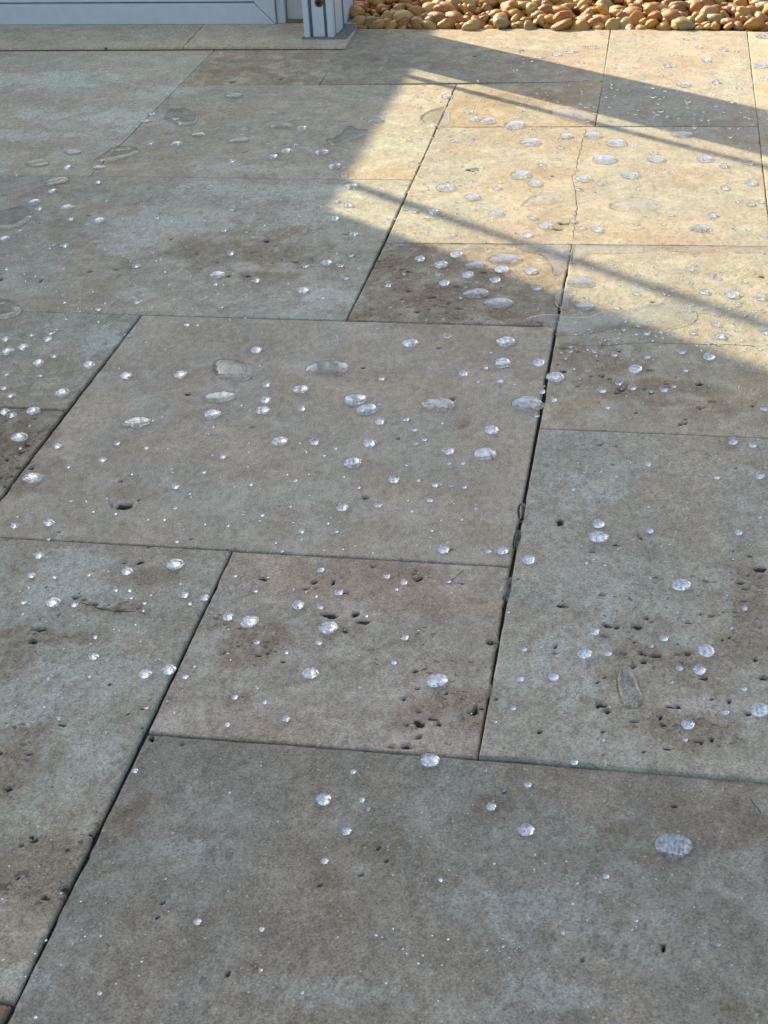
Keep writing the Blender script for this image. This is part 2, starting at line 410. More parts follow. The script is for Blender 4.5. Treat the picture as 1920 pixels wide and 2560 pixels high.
# rough brown / pale patches and the larger open holes, in photograph pixels: x, y, half width, half height
STAINS = [(640, 1600, 100, 62, 1.0), (560, 1640, 60, 40, .55), (870, 1560, 60, 90, .45), (1020, 1440, 55, 40, .7), (1120, 1740, 100, 60, .85), (1010, 1800, 60, 40, .6), (1190, 1760, 40, 60, .8),
 (590, 1760, 50, 30, .6), (1620, 1650, 120, 50, .95), (1560, 1700, 60, 40, .8), (1720, 1690, 150, 60, .55), (1740, 1830, 110, 55, 1.0), (1850, 1600, 120, 90, .7), (1880, 1470, 60, 110, .7),
 (1700, 1560, 160, 60, .4), (1640, 1470, 60, 30, .4), (1450, 1490, 60, 70, .55),
 (300, 1515, 120, 22, .95), (90, 1590, 140, 22, 1.0), (20, 1650, 60, 60, .9), (400, 1440, 130, 60, .5), (40, 1900, 70, 180, .9), (100, 2150, 170, 110, .85), (330, 1770, 80, 60, .4), (180, 1720, 30, 16, .6),
 (300, 2060, 70, 80, .85), (420, 2080, 90, 30, .35), (950, 2110, 200, 80, .5), (1080, 2190, 90, 45, .6), (1250, 2010, 110, 45, .65), (1700, 2060, 260, 60, .5), (1880, 2030, 60, 60, .8), (1420, 2090, 160, 60, .45), (1560, 2150, 160, 40, .45),
 (900, 2290, 80, 30, .35), (600, 2400, 120, 60, .35), (1640, 2380, 40, 14, .5), (1860, 2530, 120, 40, .5), (820, 2200, 60, 30, .5),
 (40, 1120, 90, 70, .7), (60, 1180, 90, 50, .8),
 (620, 630, 220, 48, .85), (740, 570, 60, 22, .7), (480, 610, 90, 30, .6), (360, 500, 60, 20, .35), (80, 480, 160, 26, .45), (660, 690, 140, 20, .6), (300, 640, 110, 40, .45), (120, 560, 110, 25, .4),
 (1080, 745, 150, 45, .9), (1000, 660, 90, 40, .7), (1260, 790, 90, 20, .8), (1150, 690, 120, 30, .5),
 (1500, 920, 130, 50, .6), (1640, 980, 170, 40, .65), (1440, 870, 60, 14, .9), (1800, 1020, 130, 30, .5),
 (1150, 1062, 18, 11, 1.0), (1240, 1090, 10, 7, .8), (300, 1250, 90, 30, .4), (700, 1300, 140, 40, .3),
 (560, 175, 90, 18, .6), (710, 200, 90, 12, .6), (690, 150, 110, 14, .4), (930, 150, 110, 22, .5), (1270, 250, 110, 26, .5), (1330, 150, 120, 22, .35), (1350, 430, 100, 30, .35), (1750, 470, 60, 14, .35), (1380, 560, 50, 30, .5), (1040, 260, 30, 40, .2)]
PALES = [(400, 560, 170, 40, .9), (330, 610, 90, 30, .8), (650, 480, 230, 26, .7), (800, 740, 130, 24, .9), (700, 780, 90, 18, .6), (250, 850, 70, 40, .8), (150, 1440, 120, 90, .8), (200, 1700, 170, 80, .6), (1500, 1480, 120, 80, .5),
 (1400, 1700, 150, 90, .5), (1350, 2280, 330, 120, .6), (480, 2130, 160, 50, .5), (900, 2480, 400, 60, .5), (560, 1480, 80, 50, .4), (1000, 1680, 80, 40, .4), (300, 300, 200, 24, .9), (100, 200, 200, 24, .8), (130, 290, 160, 20, .8), (420, 230, 120, 14, .7), (60, 340, 160, 18, .7), (620, 420, 200, 16, .6), (500, 545, 150, 26, .8), (760, 540, 90, 30, .7), (560, 470, 120, 18, .8), (250, 1490, 90, 30, .6), (80, 1760, 110, 60, .7), (250, 1880, 80, 70, .6), (60, 2440, 80, 60, .7), (1450, 1240, 120, 60, .5), (1750, 1180, 130, 40, .4), (1420, 1600, 130, 50, .5), (820, 2060, 120, 50, .4), (1450, 2480, 200, 50, .6)]
HOLES = [(308, 1265, 22, 8), (303, 1203, 6, 4), (346, 1249, 4, 2.5), (915, 1245, 8, 4), (480, 1348, 6, 3), (148, 1330, 6, 2.5), (1401, 1309, 8, 7), (1130, 1000, 7, 5), (996, 1097, 4, 3), (1130, 1375, 3, 3),
 (785, 1456, 7, 5), (792, 1470, 5, 3), (832, 1457, 5, 5), (764, 1473, 6, 3), (823, 1537, 17, 5), (838, 1542, 6, 4), (930, 1416, 9, 4), (1045, 1449, 11, 8), (888, 1535, 10, 5), (634, 1462, 4, 2),
 (1012, 1862, 22, 11), (985, 1866, 14, 5), (1053, 1808, 11, 6), (1097, 1810, 9, 8), (1048, 1840, 10, 4), (1010, 1747, 7, 3), (1020, 1813, 5, 3), (1048, 1778, 9, 5), (1185, 1780, 12, 8), (1190, 1770, 6, 10), (1228, 1606, 14, 5),
 (1524, 1570, 11, 5), (1540, 1572, 7, 4), (1622, 1712, 4, 4), (1502, 1766, 13, 6), (1518, 1784, 10, 5), (1494, 1712, 8, 2.5), (1650, 1800, 4, 4), (1824, 1759, 6, 5), (1620, 1552, 7, 4), (1627, 1558, 4, 3), (1388, 1622, 4, 2), (1390, 1638, 4, 2),
 (1350, 1835, 5, 2.5), (1508, 1834, 5, 3), (1608, 1884, 5, 3), (1590, 1810, 8, 3), (1740, 1860, 14, 4), (1780, 1855, 8, 6), (1870, 1790, 7, 5), (1905, 1700, 12, 5), (1690, 1860, 9, 3), (1585, 1670, 18, 5), (1610, 1660, 9, 6), (1640, 1645, 12, 4),
 (1560, 1640, 9, 3), (1720, 1640, 7, 3), (1760, 1700, 8, 4), (1400, 1555, 3, 2), (1780, 1545, 5, 2), (1840, 1175, 4, 2),
 (455, 1858, 4, 3.5), (379, 1842, 4, 6), (383, 1850, 3, 3), (318, 1786, 6, 4), (320, 1784, 7, 2.5), (150, 1537, 4, 3), (276, 1714, 3, 3), (100, 1575, 16, 4), (85, 1604, 13, 5), (210, 1500, 9, 3), (235, 1510, 14, 3), (262, 1524, 11, 3), (300, 1527, 11, 2.5), (190, 1494, 8, 4),
 (1788, 2215, 7, 4), (1660, 2368, 9, 8), (555, 2447, 5, 4), (569, 2435, 2.5, 7), (1291, 1977, 4, 3), (1260, 1980, 6, 2.5), (800, 2212, 7, 2.5), (830, 2220, 4, 8), (847, 2226, 3, 5), (738, 2200, 3, 5), (407, 2257, 4, 4), (393, 2293, 4, 3), (345, 2312, 3, 5), (414, 2352, 2.5, 4),
 (443, 2174, 4, 3), (1000, 2140, 3, 12), (1094, 2180, 5, 3), (966, 2150, 3, 3), (1456, 2400, 4, 3), (1490, 2096, 5, 2), (640, 2418, 4, 3), (1553, 2540, 4, 2.5), (948, 2120, 4, 3), (905, 2185, 3, 2), (960, 2000, 3, 2),
 (288, 674, 10, 4), (102, 702, 5, 4), (664, 604, 10, 5), (490, 637, 4, 2), (225, 680, 5, 2), (545, 656, 4, 2), (2, 697, 5, 4), (620, 690, 7, 3), (570, 690, 6, 3), (548, 700, 5, 2.5),
 (1506, 977, 12, 7), (1548, 975, 6, 3), (1555, 977, 4, 3), (1505, 941, 5, 2), (1480, 942, 4, 2), (1610, 975, 5, 2), (1680, 970, 5, 3), (1692, 944, 4, 2), (1500, 1117, 5, 3), (1540, 1120, 4, 3), (1713, 1060, 7, 4), (1752, 1020, 7, 2.5), (1700, 1062, 5, 3),
 (1184, 426, 17, 3), (1192, 422, 8, 2), (580, 205, 7, 4), (613, 381, 4, 3), (703, 197, 6, 3), (1410, 560, 14, 3), (1400, 575, 12, 3), (1100, 870, 8, 2), (20, 1150, 9, 3), (50, 1130, 7, 3), (30, 1190, 9, 3), (80, 1170, 7, 3), (10, 1215, 8, 3), (100, 1110, 6, 2)]

DROPXY = []                     # filled before the slabs are meshed so that holes keep clear of beads

def line_dist(px, py, a, b):
    d = b-a
    L = math.hypot(*d)
    return ((px-a[0])*(-d[1])+(py-a[1])*d[0])/L     # left of a->b is positive

def build_tile(n, spec):
    q = spec['q']; seed = spec['seed']; cell = spec['cell']
    gl, gr, gf, gb = [v/1000. for v in spec['gaps']]
    org = q[0].copy()
    W = max(np.linalg.norm(q[1]-q[0]), np.linalg.norm(q[2]-q[3]))
    D = max(np.linalg.norm(q[3]-q[0]), np.linalg.norm(q[2]-q[1]))
    def axis(L):
        e = np.array([0, .0005, .0011, .0019, .0030])
        inner = np.linspace(.0045, L-.0045, max(3, int((L-.009)/cell)))
        return np.concatenate([e, inner, L-e[::-1]])/L
    s, t = axis(W), axis(D)
    S, TT = np.meshgrid(s, t)
    # inset edges by the half gaps, bilinear
    X = (1-S)*(1-TT)*q[0][0]+S*(1-TT)*q[1][0]+S*TT*q[2][0]+(1-S)*TT*q[3][0]
    Y = (1-S)*(1-TT)*q[0][1]+S*(1-TT)*q[1][1]+S*TT*q[2][1]+(1-S)*TT*q[3][1]
    sx = gl*(1-S)-gr*S
    sy = gf*(1-TT)-gb*TT
    # saw-cut edges wander a little and are chipped here and there
    ed = lambda u_, k_: (fbm(u_*160, u_*0+k_*7.3, seed+k_, 3)-.5)*.0006 + np.clip(fbm(u_*45, u_*0+k_*3.1, seed+50+k_, 3)-.66, 0, 1)*.006
    fall = lambda d_: np.exp(-np.clip(d_, 0, 1)/.004)
    X = X+sx+ed(Y, 1)*fall(S*W)-ed(Y, 2)*fall((1-S)*W)
    Y = Y+sy+ed(X, 3)*fall(TT*D)-ed(X, 4)*fall((1-TT)*D)
    dist = np.minimum(np.minimum(S*W, (1-S)*W), np.minimum(TT*D, (1-TT)*D))
    far = min(max((org[1]/U-2.0)/3.0, 0), 1)
    r = (.0017-.0007*far)+.0006*(vnoise(X*70, Y*70, seed+9)-.5)*2
    dd = np.clip(dist/r, 0, 1)
    Zz = -r*(1-np.sqrt(np.clip(1-(1-dd)**2, 0, 1)))
    Zz = Zz+(fbm(X*16, Y*16, seed+3, 3)-.5)*.00012
    pit = np.zeros_like(X); stain = np.zeros_like(X); pale = np.zeros_like(X)
    wob = (fbm(X*55, Y*55, seed+5, 4)-.5)
    wob2 = (fbm(X*240, Y*240, seed+6, 3)-.5)
    lo, hi = np.array([X.min(), Y.min()]), np.array([X.max(), Y.max()])
    def field(lst, dst):
        for (px, py, hw, hh, a) in lst:
            c = at(px, py); sc = depth(c)/FPX
            rx = hw*sc; ry = max(at(px, py-hh)[1]-c[1], .001)
            if c[0]+rx*2 < lo[0] or c[0]-rx*2 > hi[0] or c[1]+ry*2 < lo[1] or c[1]-ry*2 > hi[1]:
                continue
            qd = np.sqrt(((X-c[0])/rx)**2+((Y-c[1])/ry)**2)+wob*2.2
            np.maximum(dst, a*np.clip(1.35-qd, 0, 1), out=dst)
    field(STAINS, stain); field(PALES, pale)
    pits = []
    for (px, py, hw, hh) in HOLES:
        c = at(px, py); sc = depth(c)/FPX*(.62 if py > 1950 else 1.0)
        pits.append((c[0], c[1], hw*sc*.82, max((at(px, py-hh)[1]-at(px, py+hh)[1])/2*.8, .0007), .0042))
    rs = np.random.RandomState(seed)
    area = W*D
    for _ in range(int(area*3400*spec['coarse'])):
        a_, b_ = rs.rand(2)
        i, j = int(b_*(len(t)-1)), int(a_*(len(s)-1))
        x0, y0 = X[i, j], Y[i, j]
        if rs.rand() > -.02+stain[i, j]*.9+.5*max(0, fbm(np.array([x0*18]), np.array([y0*18]), seed+77, 3)[0]-.58)*4:
            continue
        rr = .0007+.0017*rs.rand()**3
        pits.append((x0, y0, rr*rs.uniform(.9, 2.2), rr*rs.uniform(.6, 1.2), .0016+.0015*rs.rand()))
    for (x0, y0, rx, ry, dp) in pits:
        if x0 < lo[0] or x0 > hi[0] or y0 < lo[1] or y0 > hi[1]:
            continue
        if any(math.hypot(x0-bx, y0-by) < br*.9 for bx, by, br in DROPXY):
            continue
        m_ = 2.2*max(rx, ry)
        jj = np.where((X[len(t)//2] > x0-m_-.02) & (X[len(t)//2] < x0+m_+.02))[0]
        ii = np.where((Y[:, len(s)//2] > y0-m_-.02) & (Y[:, len(s)//2] < y0+m_+.02))[0]
        if len(jj) < 2 or len(ii) < 2:
            continue
        sl_ = (slice(ii[0], ii[-1]+1), slice(jj[0], jj[-1]+1))
        qd = np.sqrt(((X[sl_]-x0)/rx)**2+((Y[sl_]-y0)/ry)**2)+wob2[sl_]*2.4
        f = np.clip((1.25-qd)/.6, 0, 1); f = f*f*(3-2*f)
        Zz[sl_] = np.minimum(Zz[sl_], -dp*f+Zz[sl_]*(1-f))
        pit[sl_] = np.maximum(pit[sl_], f)
    ny, nx = X.shape
    Zz = Zz+spec['dz']
    V = np.stack([X-org[0], Y-org[1], Zz], -1).reshape(-1, 3)
    idx = np.arange(ny*nx).reshape(ny, nx)
    F = np.stack([idx[:-1, :-1], idx[:-1, 1:], idx[1:, 1:], idx[1:, :-1]], -1).reshape(-1, 4)
    # skirt
    ring = np.concatenate([idx[0, :], idx[1:, -1], idx[-1, -2::-1], idx[-2:0:-1, 0]])
    V2 = V[ring].copy(); V2[:, 2] = -.02
    nb = len(V)
    rn = len(ring)
    a = np.arange(rn); b = (a+1) % rn
    F2 = np.stack([ring[a], nb+a, nb+b, ring[b]], -1)
    V = np.concatenate([V, V2]); F = np.concatenate([F, F2])
    me = bpy.data.meshes.new('paving_slab')
    me.vertices.add(len(V)); me.vertices.foreach_set('co', V.ravel())
    me.loops.add(F.size); me.loops.foreach_set('vertex_index', F.ravel())
    me.polygons.add(len(F)); me.polygons.foreach_set('loop_start', np.arange(0, F.size, 4))
    me.polygons.foreach_set('use_smooth', np.ones(len(F), bool))
    me.update(calc_edges=True)
    for nm, arr in (('pit', pit), ('stain', stain), ('pale', pale)):
        at_ = me.attributes.new(nm, 'FLOAT', 'POINT')
        at_.data.foreach_set('value', np.concatenate([arr.ravel(), np.zeros(rn)]))
    me.materials.append(STONE)
    o = bpy.data.objects.new('paving_slab', me)
    o.location = (org[0], org[1], 0)
    link(o, patio)
    o['seed'] = float(seed)*.137
    o['tint'] = list(spec['tint'])
    o['coarse'] = float(spec['coarse'])
    o['mottle'] = float(spec['mottle'])
    return o

def tile_of(x, y):
    for n, s_ in T.items():
        q = s_['q']
        if all(line_dist(x, y, q[i], q[(i+1) % 4]) >= 0 for i in range(4)):
            return n
    return None

# ------------------------------------------------------------------ water: where every drop lies
# (x, y, width) in the pixels of enlargements of the photograph, whose corner is given first
BEADS = {
(0, 0): [(653,493,32),(650,619,34),(762,621,52),(1058,556,22),(1305,553,44),(1318,570,40),(1385,446,24),(1567,510,24),(1280,623,28),(1238,651,44),(1180,675,42),(1390,655,62),(1002,697,34),(1447,716,56),(293,724,44),(840,648,14),(1500,650,14),(1487,757,30),(1382,548,14),(1157,619,18),(795,660,14),(1217,767,18),(1265,768,22),(905,806,20),(763,806,18),(815,808,20),(69,757,14),(425,787,34),(228,826,44),(1518,803,58)],
(0, 400): [(150,180,54),(170,211,36),(293,203,62),(308,254,36),(428,260,60),(463,176,20),(625,200,20),(530,252,20),(680,248,28),(742,263,18),(885,259,20),(1010,198,22),(1003,213,26),(1297,241,20),(1190,262,14),(1140,280,26),(1447,177,38),(1505,193,40),(1447,252,40),(970,303,30),(1065,312,14),(1525,320,42),(1515,412,28),(90,300,28),(22,340,50),(280,371,36),(232,365,22),(35,410,18),(590,457,36),(997,404,36),(533,413,16),(940,493,68),(930,537,28),(962,537,24),(1107,520,40),(1075,549,18),(1318,457,34),(1411,442,50),(1471,455,34),(1493,510,30),(1553,467,22),(1311,563,50),(1243,534,22),(1391,594,28),(30,472,24),(108,490,22),(733,537,20),(845,535,16),(940,577,22),(890,592,22),(1060,592,14),(957,634,22),(831,638,16),(712,597,16),(593,613,34),(577,595,16),(510,592,16),(405,568,18),(425,645,28),(455,618,18),(345,612,16),(270,585,18),(280,615,26),(245,565,16),(225,638,16),(288,685,24),(345,655,14),(425,700,20),
 (27,775,42),(34,827,54),(102,809,50),(93,788,20),(138,757,28),(222,748,32),(248,731,24),(208,774,44),(168,877,54),(235,848,34),(386,885,56),(346,822,14),(176,933,26),(30,927,28),(48,1018,42),(20,985,38),(270,1005,66),(100,965,20),(130,935,14),(70,880,18),
 (545,930,56),(514,900,18),(780,925,60),(808,710,34),(853,712,24),(955,722,20),(1025,740,22),(992,690,14),(1060,680,20),(1130,742,18),(1108,820,52),(1120,795,22),(1171,850,22),(1120,888,20),(963,845,16),(1058,845,22),(1473,740,16),(1625,723,24),(1455,763,16),(1150,970,40),(1300,988,68),(1648,943,34),(630,787,12),(697,802,12)],
(0, 900): [(919,231,78),(1147,172,50),(1135,216,64),(1301,209,42),(1534,165,105),(1585,208,95),(1637,188,24),(1640,265,48),(660,260,20),(700,243,18),(1041,195,22),(1078,216,24),(920,289,18),(898,318,24),(934,360,18),(917,410,16),(963,416,36),(1075,357,14),(1075,397,16),(1209,348,72),(1293,359,16),(1321,397,16),(1358,355,44),(1438,315,22),(1450,383,18),(1399,412,18),(1596,358,62),(1523,440,82),(1485,505,12),(1333,493,14),(1240,495,16),(1274,520,26),(1335,585,12),(1550,552,18),(1478,636,54),(1633,627,36),(1255,633,14),(1068,460,22),(1083,538,24),(1013,547,14),(880,484,26),(820,578,18),(759,547,38),(755,640,20),(710,690,18),(640,690,14),(570,493,18),(444,431,40),(507,360,32),(632,380,26),(350,340,18),(295,463,20),(307,608,20),(403,655,18),(250,371,44),(142,505,90),(85,329,76),(145,216,62),(52,236,44),(22,222,50),(88,380,18),(127,283,14),(212,702,52),(65,715,42),(138,657,14),(75,677,14),(500,665,18),(462,597,12),(373,612,14),(1132,670,24),(985,716,20),(885,710,14),(1303,741,28),(1452,741,24),(1417,707,16),(1191,790,16),(1217,826,20),(1400,822,12),(1482,818,12),(1610,833,12),(210,775,22),(763,785,22),
 (171,843,52),(138,930,40),(237,939,26),(125,983,18),(385,930,20),(551,912,56),(757,880,82),(502,996,20),(560,997,24),(567,1028,22),(796,1014,48),(885,1026,44),(1386,903,38),(1015,930,24),(1463,1001,44),(1103,996,24),(1366,1020,18),(1157,937,12)],
(960, 900): [(1085,40,62),(1013,103,32),(1073,122,38),(1152,137,24),(1208,130,40),(1302,47,28),(1250,115,26),(943,133,40),(740,72,80),(344,57,44),(500,87,40),(406,93,24),(440,33,28),(562,103,24),(636,97,20),(683,137,32),(690,113,16),(732,173,32),(965,207,28),(1490,183,24),(1640,212,36),(1390,12,20),(820,40,16),(873,50,14),(845,83,14),(1023,60,12),(1493,117,22),(1532,118,16),(660,242,24),(93,254,38),(15,240,16),(464,300,64),(131,300,30),(135,360,26),(172,343,30),(251,274,14),(279,393,52),(434,400,102),(281,446,26),(340,445,26),(97,455,14),(40,516,52),(148,521,20),(220,539,34),(288,542,26),(347,549,24),(198,605,32),(396,640,20),(120,653,18),(247,692,16),(335,688,20),(207,737,18),(303,622,10),(257,818,54),(450,825,28),(510,822,56),(140,800,10),(200,810,14),(623,870,62),(925,716,56),(926,770,84),(818,378,14),(838,450,24),(864,491,24),(817,566,24),(860,420,14),(1000,511,26),(1093,512,26),(1065,400,18),(1140,457,34),(1220,447,16),(1218,483,16),(1292,385,20),(1434,513,34),(1620,507,46),(1505,360,46),(1590,375,40),(1447,437,16),(1646,472,14),(1310,420,12),(1142,640,24),(1147,744,40),(1530,753,40),(1620,688,22),(838,719,14),(873,884,20),(593,935,16),(1148,947,22),(1282,976,86),(690,408,22),(937,490,16),(12,932,34),(85,958,36),(280,955,22),(55,990,16)],
(0, 1400): [(231,181,70),(102,183,32),(322,192,40),(412,335,24),(407,416,50),(628,491,62),(730,474,66),(387,503,24),(209,512,24),(75,515,20),(458,578,12),(497,573,12),(632,638,26),(190,635,18),(255,686,26),(382,702,14),(457,745,14),(363,908,14),(200,265,14),(820,190,20),(652,152,14),(625,188,20),(585,280,14),(620,220,14),(338,282,12),(985,242,54),(1077,261,84),(1110,353,30),(985,402,12),(1237,399,22),(1288,192,58),(1383,201,34),(1420,287,86),(1377,355,34),(1340,485,74),(1015,589,34),(1143,612,28),(1235,683,40),(752,657,18),(982,709,30),(1453,745,18),(1510,750,20),(1552,548,20),(1583,241,18),(1112,552,12),(840,458,16),(800,503,32),(583,905,30),(1525,910,30),(990,1000,14),(1588,890,16),(1128,884,12),(1305,910,14)],
(960, 1400): [(88,333,38),(42,440,32),(55,485,12),(230,514,95),(198,857,84),(435,905,22),(293,872,20),(820,882,36),(603,394,30),(587,522,38),(731,511,54),(865,411,66),(967,411,38),(907,317,48),(1207,345,44),(1154,380,24),(1390,398,80),(1275,475,34),(1360,483,60),(1310,718,62),(1470,662,44),(1622,652,90),(1300,785,26),(1243,537,18),(1553,565,30),(1382,608,14),(1556,217,30),(1263,232,26),(1500,303,18),(1480,160,16),(1335,350,22),(557,649,28),(945,787,22),(480,708,20),(1140,578,12),(677,440,16),(620,965,38),(517,990,22),(975,643,12),(537,233,14),(853,509,16)],
(0, 1960): [(1398,60,70),(1563,65,28),(1588,102,26),(1600,125,10),(1496,198,46),(1402,328,36),(745,206,18),(940,271,14),(853,589,38),(1130,622,28),(1458,657,14),(1624,648,16),(1650,657,10),(367,653,12),(434,652,14),(197,671,14),(262,777,12),(610,763,12),(430,899,26),(152,1003,18),(1305,897,18),(1127,799,20),(598,825,10),(1200,157,12),(255,143,12),(225,45,20),(165,185,10),(715,405,12),(1245,545,10),(12,760,16),(500,858,12)],
(960, 1960): [(160,117,22),(462,93,46),(362,122,12),(614,192,72),(958,394,30),(835,424,16),(788,329,16),(652,300,14),(475,340,12),(695,338,12),(815,513,14),(38,388,12),(243,410,22),(773,638,22),(1089,585,20),(1477,586,26),(1598,533,14),(1443,688,24),(1376,685,12),(1523,437,16),(1175,406,14),(1120,400,10),(930,462,12),(878,583,10),(1072,625,12),(1360,616,10),(276,666,14),(513,697,16),(512,664,10),(147,770,14),(250,777,10),(97,728,10),(80,708,10),(167,737,10),(445,715,10),(783,764,10),(8,856,14),(1003,886,14),(978,963,14),(880,955,12),(1287,530,10),(1340,527,10),(1377,487,10),(1365,525,10),(1210,537,10),(1570,653,10),(1593,783,10),(38,620,10),(207,650,10)],
(960, 0): [(270,416,46),(365,483,42),(388,514,46),(448,519,68),(563,532,100),(880,522,20),(850,505,16),(1293,362,60),(1390,258,38),(1300,168,28),(1338,164,20),(1355,203,28),(1465,215,32),(1520,220,20),(1222,283,34),(1250,285,24),(1432,353,36),(1530,380,26),(1505,330,22),(1635,152,60),(1630,278,68),(1640,337,30),(1233,320,20),(1115,330,22),(1105,260,18),(1240,237,18),(1275,240,22),(745,234,38),(803,222,36),(672,245,28),(852,268,24),(906,203,32),(640,262,20),(1310,438,26),(1160,420,22),(1435,458,26),(1500,440,26),(1160,380,22),(1340,550,26),(1370,520,14),(900,580,76),(1002,612,90),(785,585,56),(630,607,92),(617,572,22),(757,635,32),(745,684,26),(952,680,108),(1175,683,72),(1383,683,70),(1583,705,28),(300,607,32),(373,597,28),(148,597,20),(105,605,20),(25,575,18),(82,575,14),(148,463,28),(208,575,18),(1195,480,28)],
(960, 400): [(590,57,95),(265,114,85),(380,157,66),(485,119,38),(677,18,34),(650,99,62),(862,76,72),(838,124,32),(927,100,30),(1062,62,72),(1583,97,52),(1470,120,38),(1465,24,40),(483,228,66),(503,243,26),(637,247,38),(697,283,60),(615,323,44),(815,263,32),(850,290,34),(918,299,50),(213,222,50),(183,252,26),(130,222,28),(295,320,28),(315,237,24),(1417,236,40),(1580,188,34),(1625,180,26),(1237,235,28),(1203,275,22),(1085,275,24),(1640,325,26),(425,187,18),(455,262,18),(575,262,14),(1110,280,18),(312,406,60),(155,427,46),(246,450,66),(507,470,64),(632,478,56),(362,495,56),(260,531,50),(480,518,48),(330,595,22),(403,528,18),(232,495,26),(17,540,36),(25,635,22),(85,490,24),(660,553,40),(998,636,34),(870,596,22),(1085,576,34),(1208,582,18),(1380,570,44),(1500,580,64),(1625,597,40),(1410,497,28),(1435,510,32),(1320,470,36),(1340,455,18),(1555,527,24),(1590,490,20),(1265,470,16),(1183,500,18),(1430,710,38),(1330,747,32),(1447,760,46),(1418,703,20),(1393,790,28),(1440,800,22),(1285,830,38),(1403,852,54),(1390,880,26),(1137,851,34),(995,843,30),(908,830,26),(805,828,26),(1133,750,36),(1195,745,24),(1642,743,40),(1515,710,22),(1520,625,28),(1555,663,26),(1435,672,22),(1590,775,16),(1370,825,16),(1545,890,18),(113,788,70),(271,762,30),(525,780,88),(512,873,82),(668,875,56),(462,830,22),(200,899,18),(38,780,14),(783,860,16)],
}
# broad flat drops: corner, x, y, width, height (None: round), tilt on the stone in degrees, label
FLATS = [
((0,0),1010,415,75,None,0,'faint flat drop on the slab in front of the threshold, beside no other drop'),
((0,0),627,525,55,None,0,'flat drop bridging the narrow joint near the threshold'),
((0,0),858,583,70,None,0,'flat oval drop below the broad five-sided puddle'),
((0,0),1032,607,88,None,5,'flat oblong drop between small beads on the grey slab before the threshold'),
((0,0),1210,545,92,None,5,'flat oblong drop beside the twin bead on the grey slab'),
((0,0),1625,525,70,None,8,'flat drop cut by the edge of the sunlight on the grey slab'),
((0,0),315,658,78,None,-25,'flat egg-shaped drop beside the joint near the threshold'),
((0,0),425,725,64,None,10,'flat drop at the end of the joint below the long lens-shaped puddle'),
((0,0),165,705,105,None,0,'very shallow drop soaked into the slab before the threshold'),
((0,0),245,785,105,None,38,'slanting oblong drop lying across the joint of the marbled slab'),
((0,400),1416,898,182,None,6,'largest smooth oval drop on the plain beige slab'),
((0,900),950,160,130,None,4,'round flat drop with a lilac sheen on the plain beige slab'),
((0,900),592,270,122,None,4,'flat lilac-grey drop alone near the long joint of the plain beige slab'),
((960,900),232,193,145,None,0,'oval flat drop with a bright rim midway across the plain beige slab'),
((960,900),620,190,140,None,0,'flat drop pushed against the joint by the pitted brown slab'),
((960,1960),1250,260,160,125,-12,'large clear round drop alone on the broad mottled slab'),
((960,400),398,577,108,None,0,'flat drop in the shade of the small brown slab, smaller of a pair'),
((960,400),494,618,122,None,-4,'flat drop in the shade of the small brown slab, larger of a pair'),
((960,400),395,455,90,None,14,'flat drop crossed by the edge of the sunlight on the small brown slab'),
((960,400),522,430,140,None,8,'long oval sunlit drop on the small brown slab'),
((960,400),1365,297,92,None,0,'ring-like shallow sunlit drop on the cracked cream slab'),
((960,400),867,636,84,None,-6,'oblong drop just behind the long spilled puddle'),
((960,400),850,532,110,None,-2,'shallow long drop in the sun beside the joint above the spilled puddle'),
((960,0),1287,583,85,None,0,'shallow drop at the edge of the broad shadow on the cracked cream slab'),
]
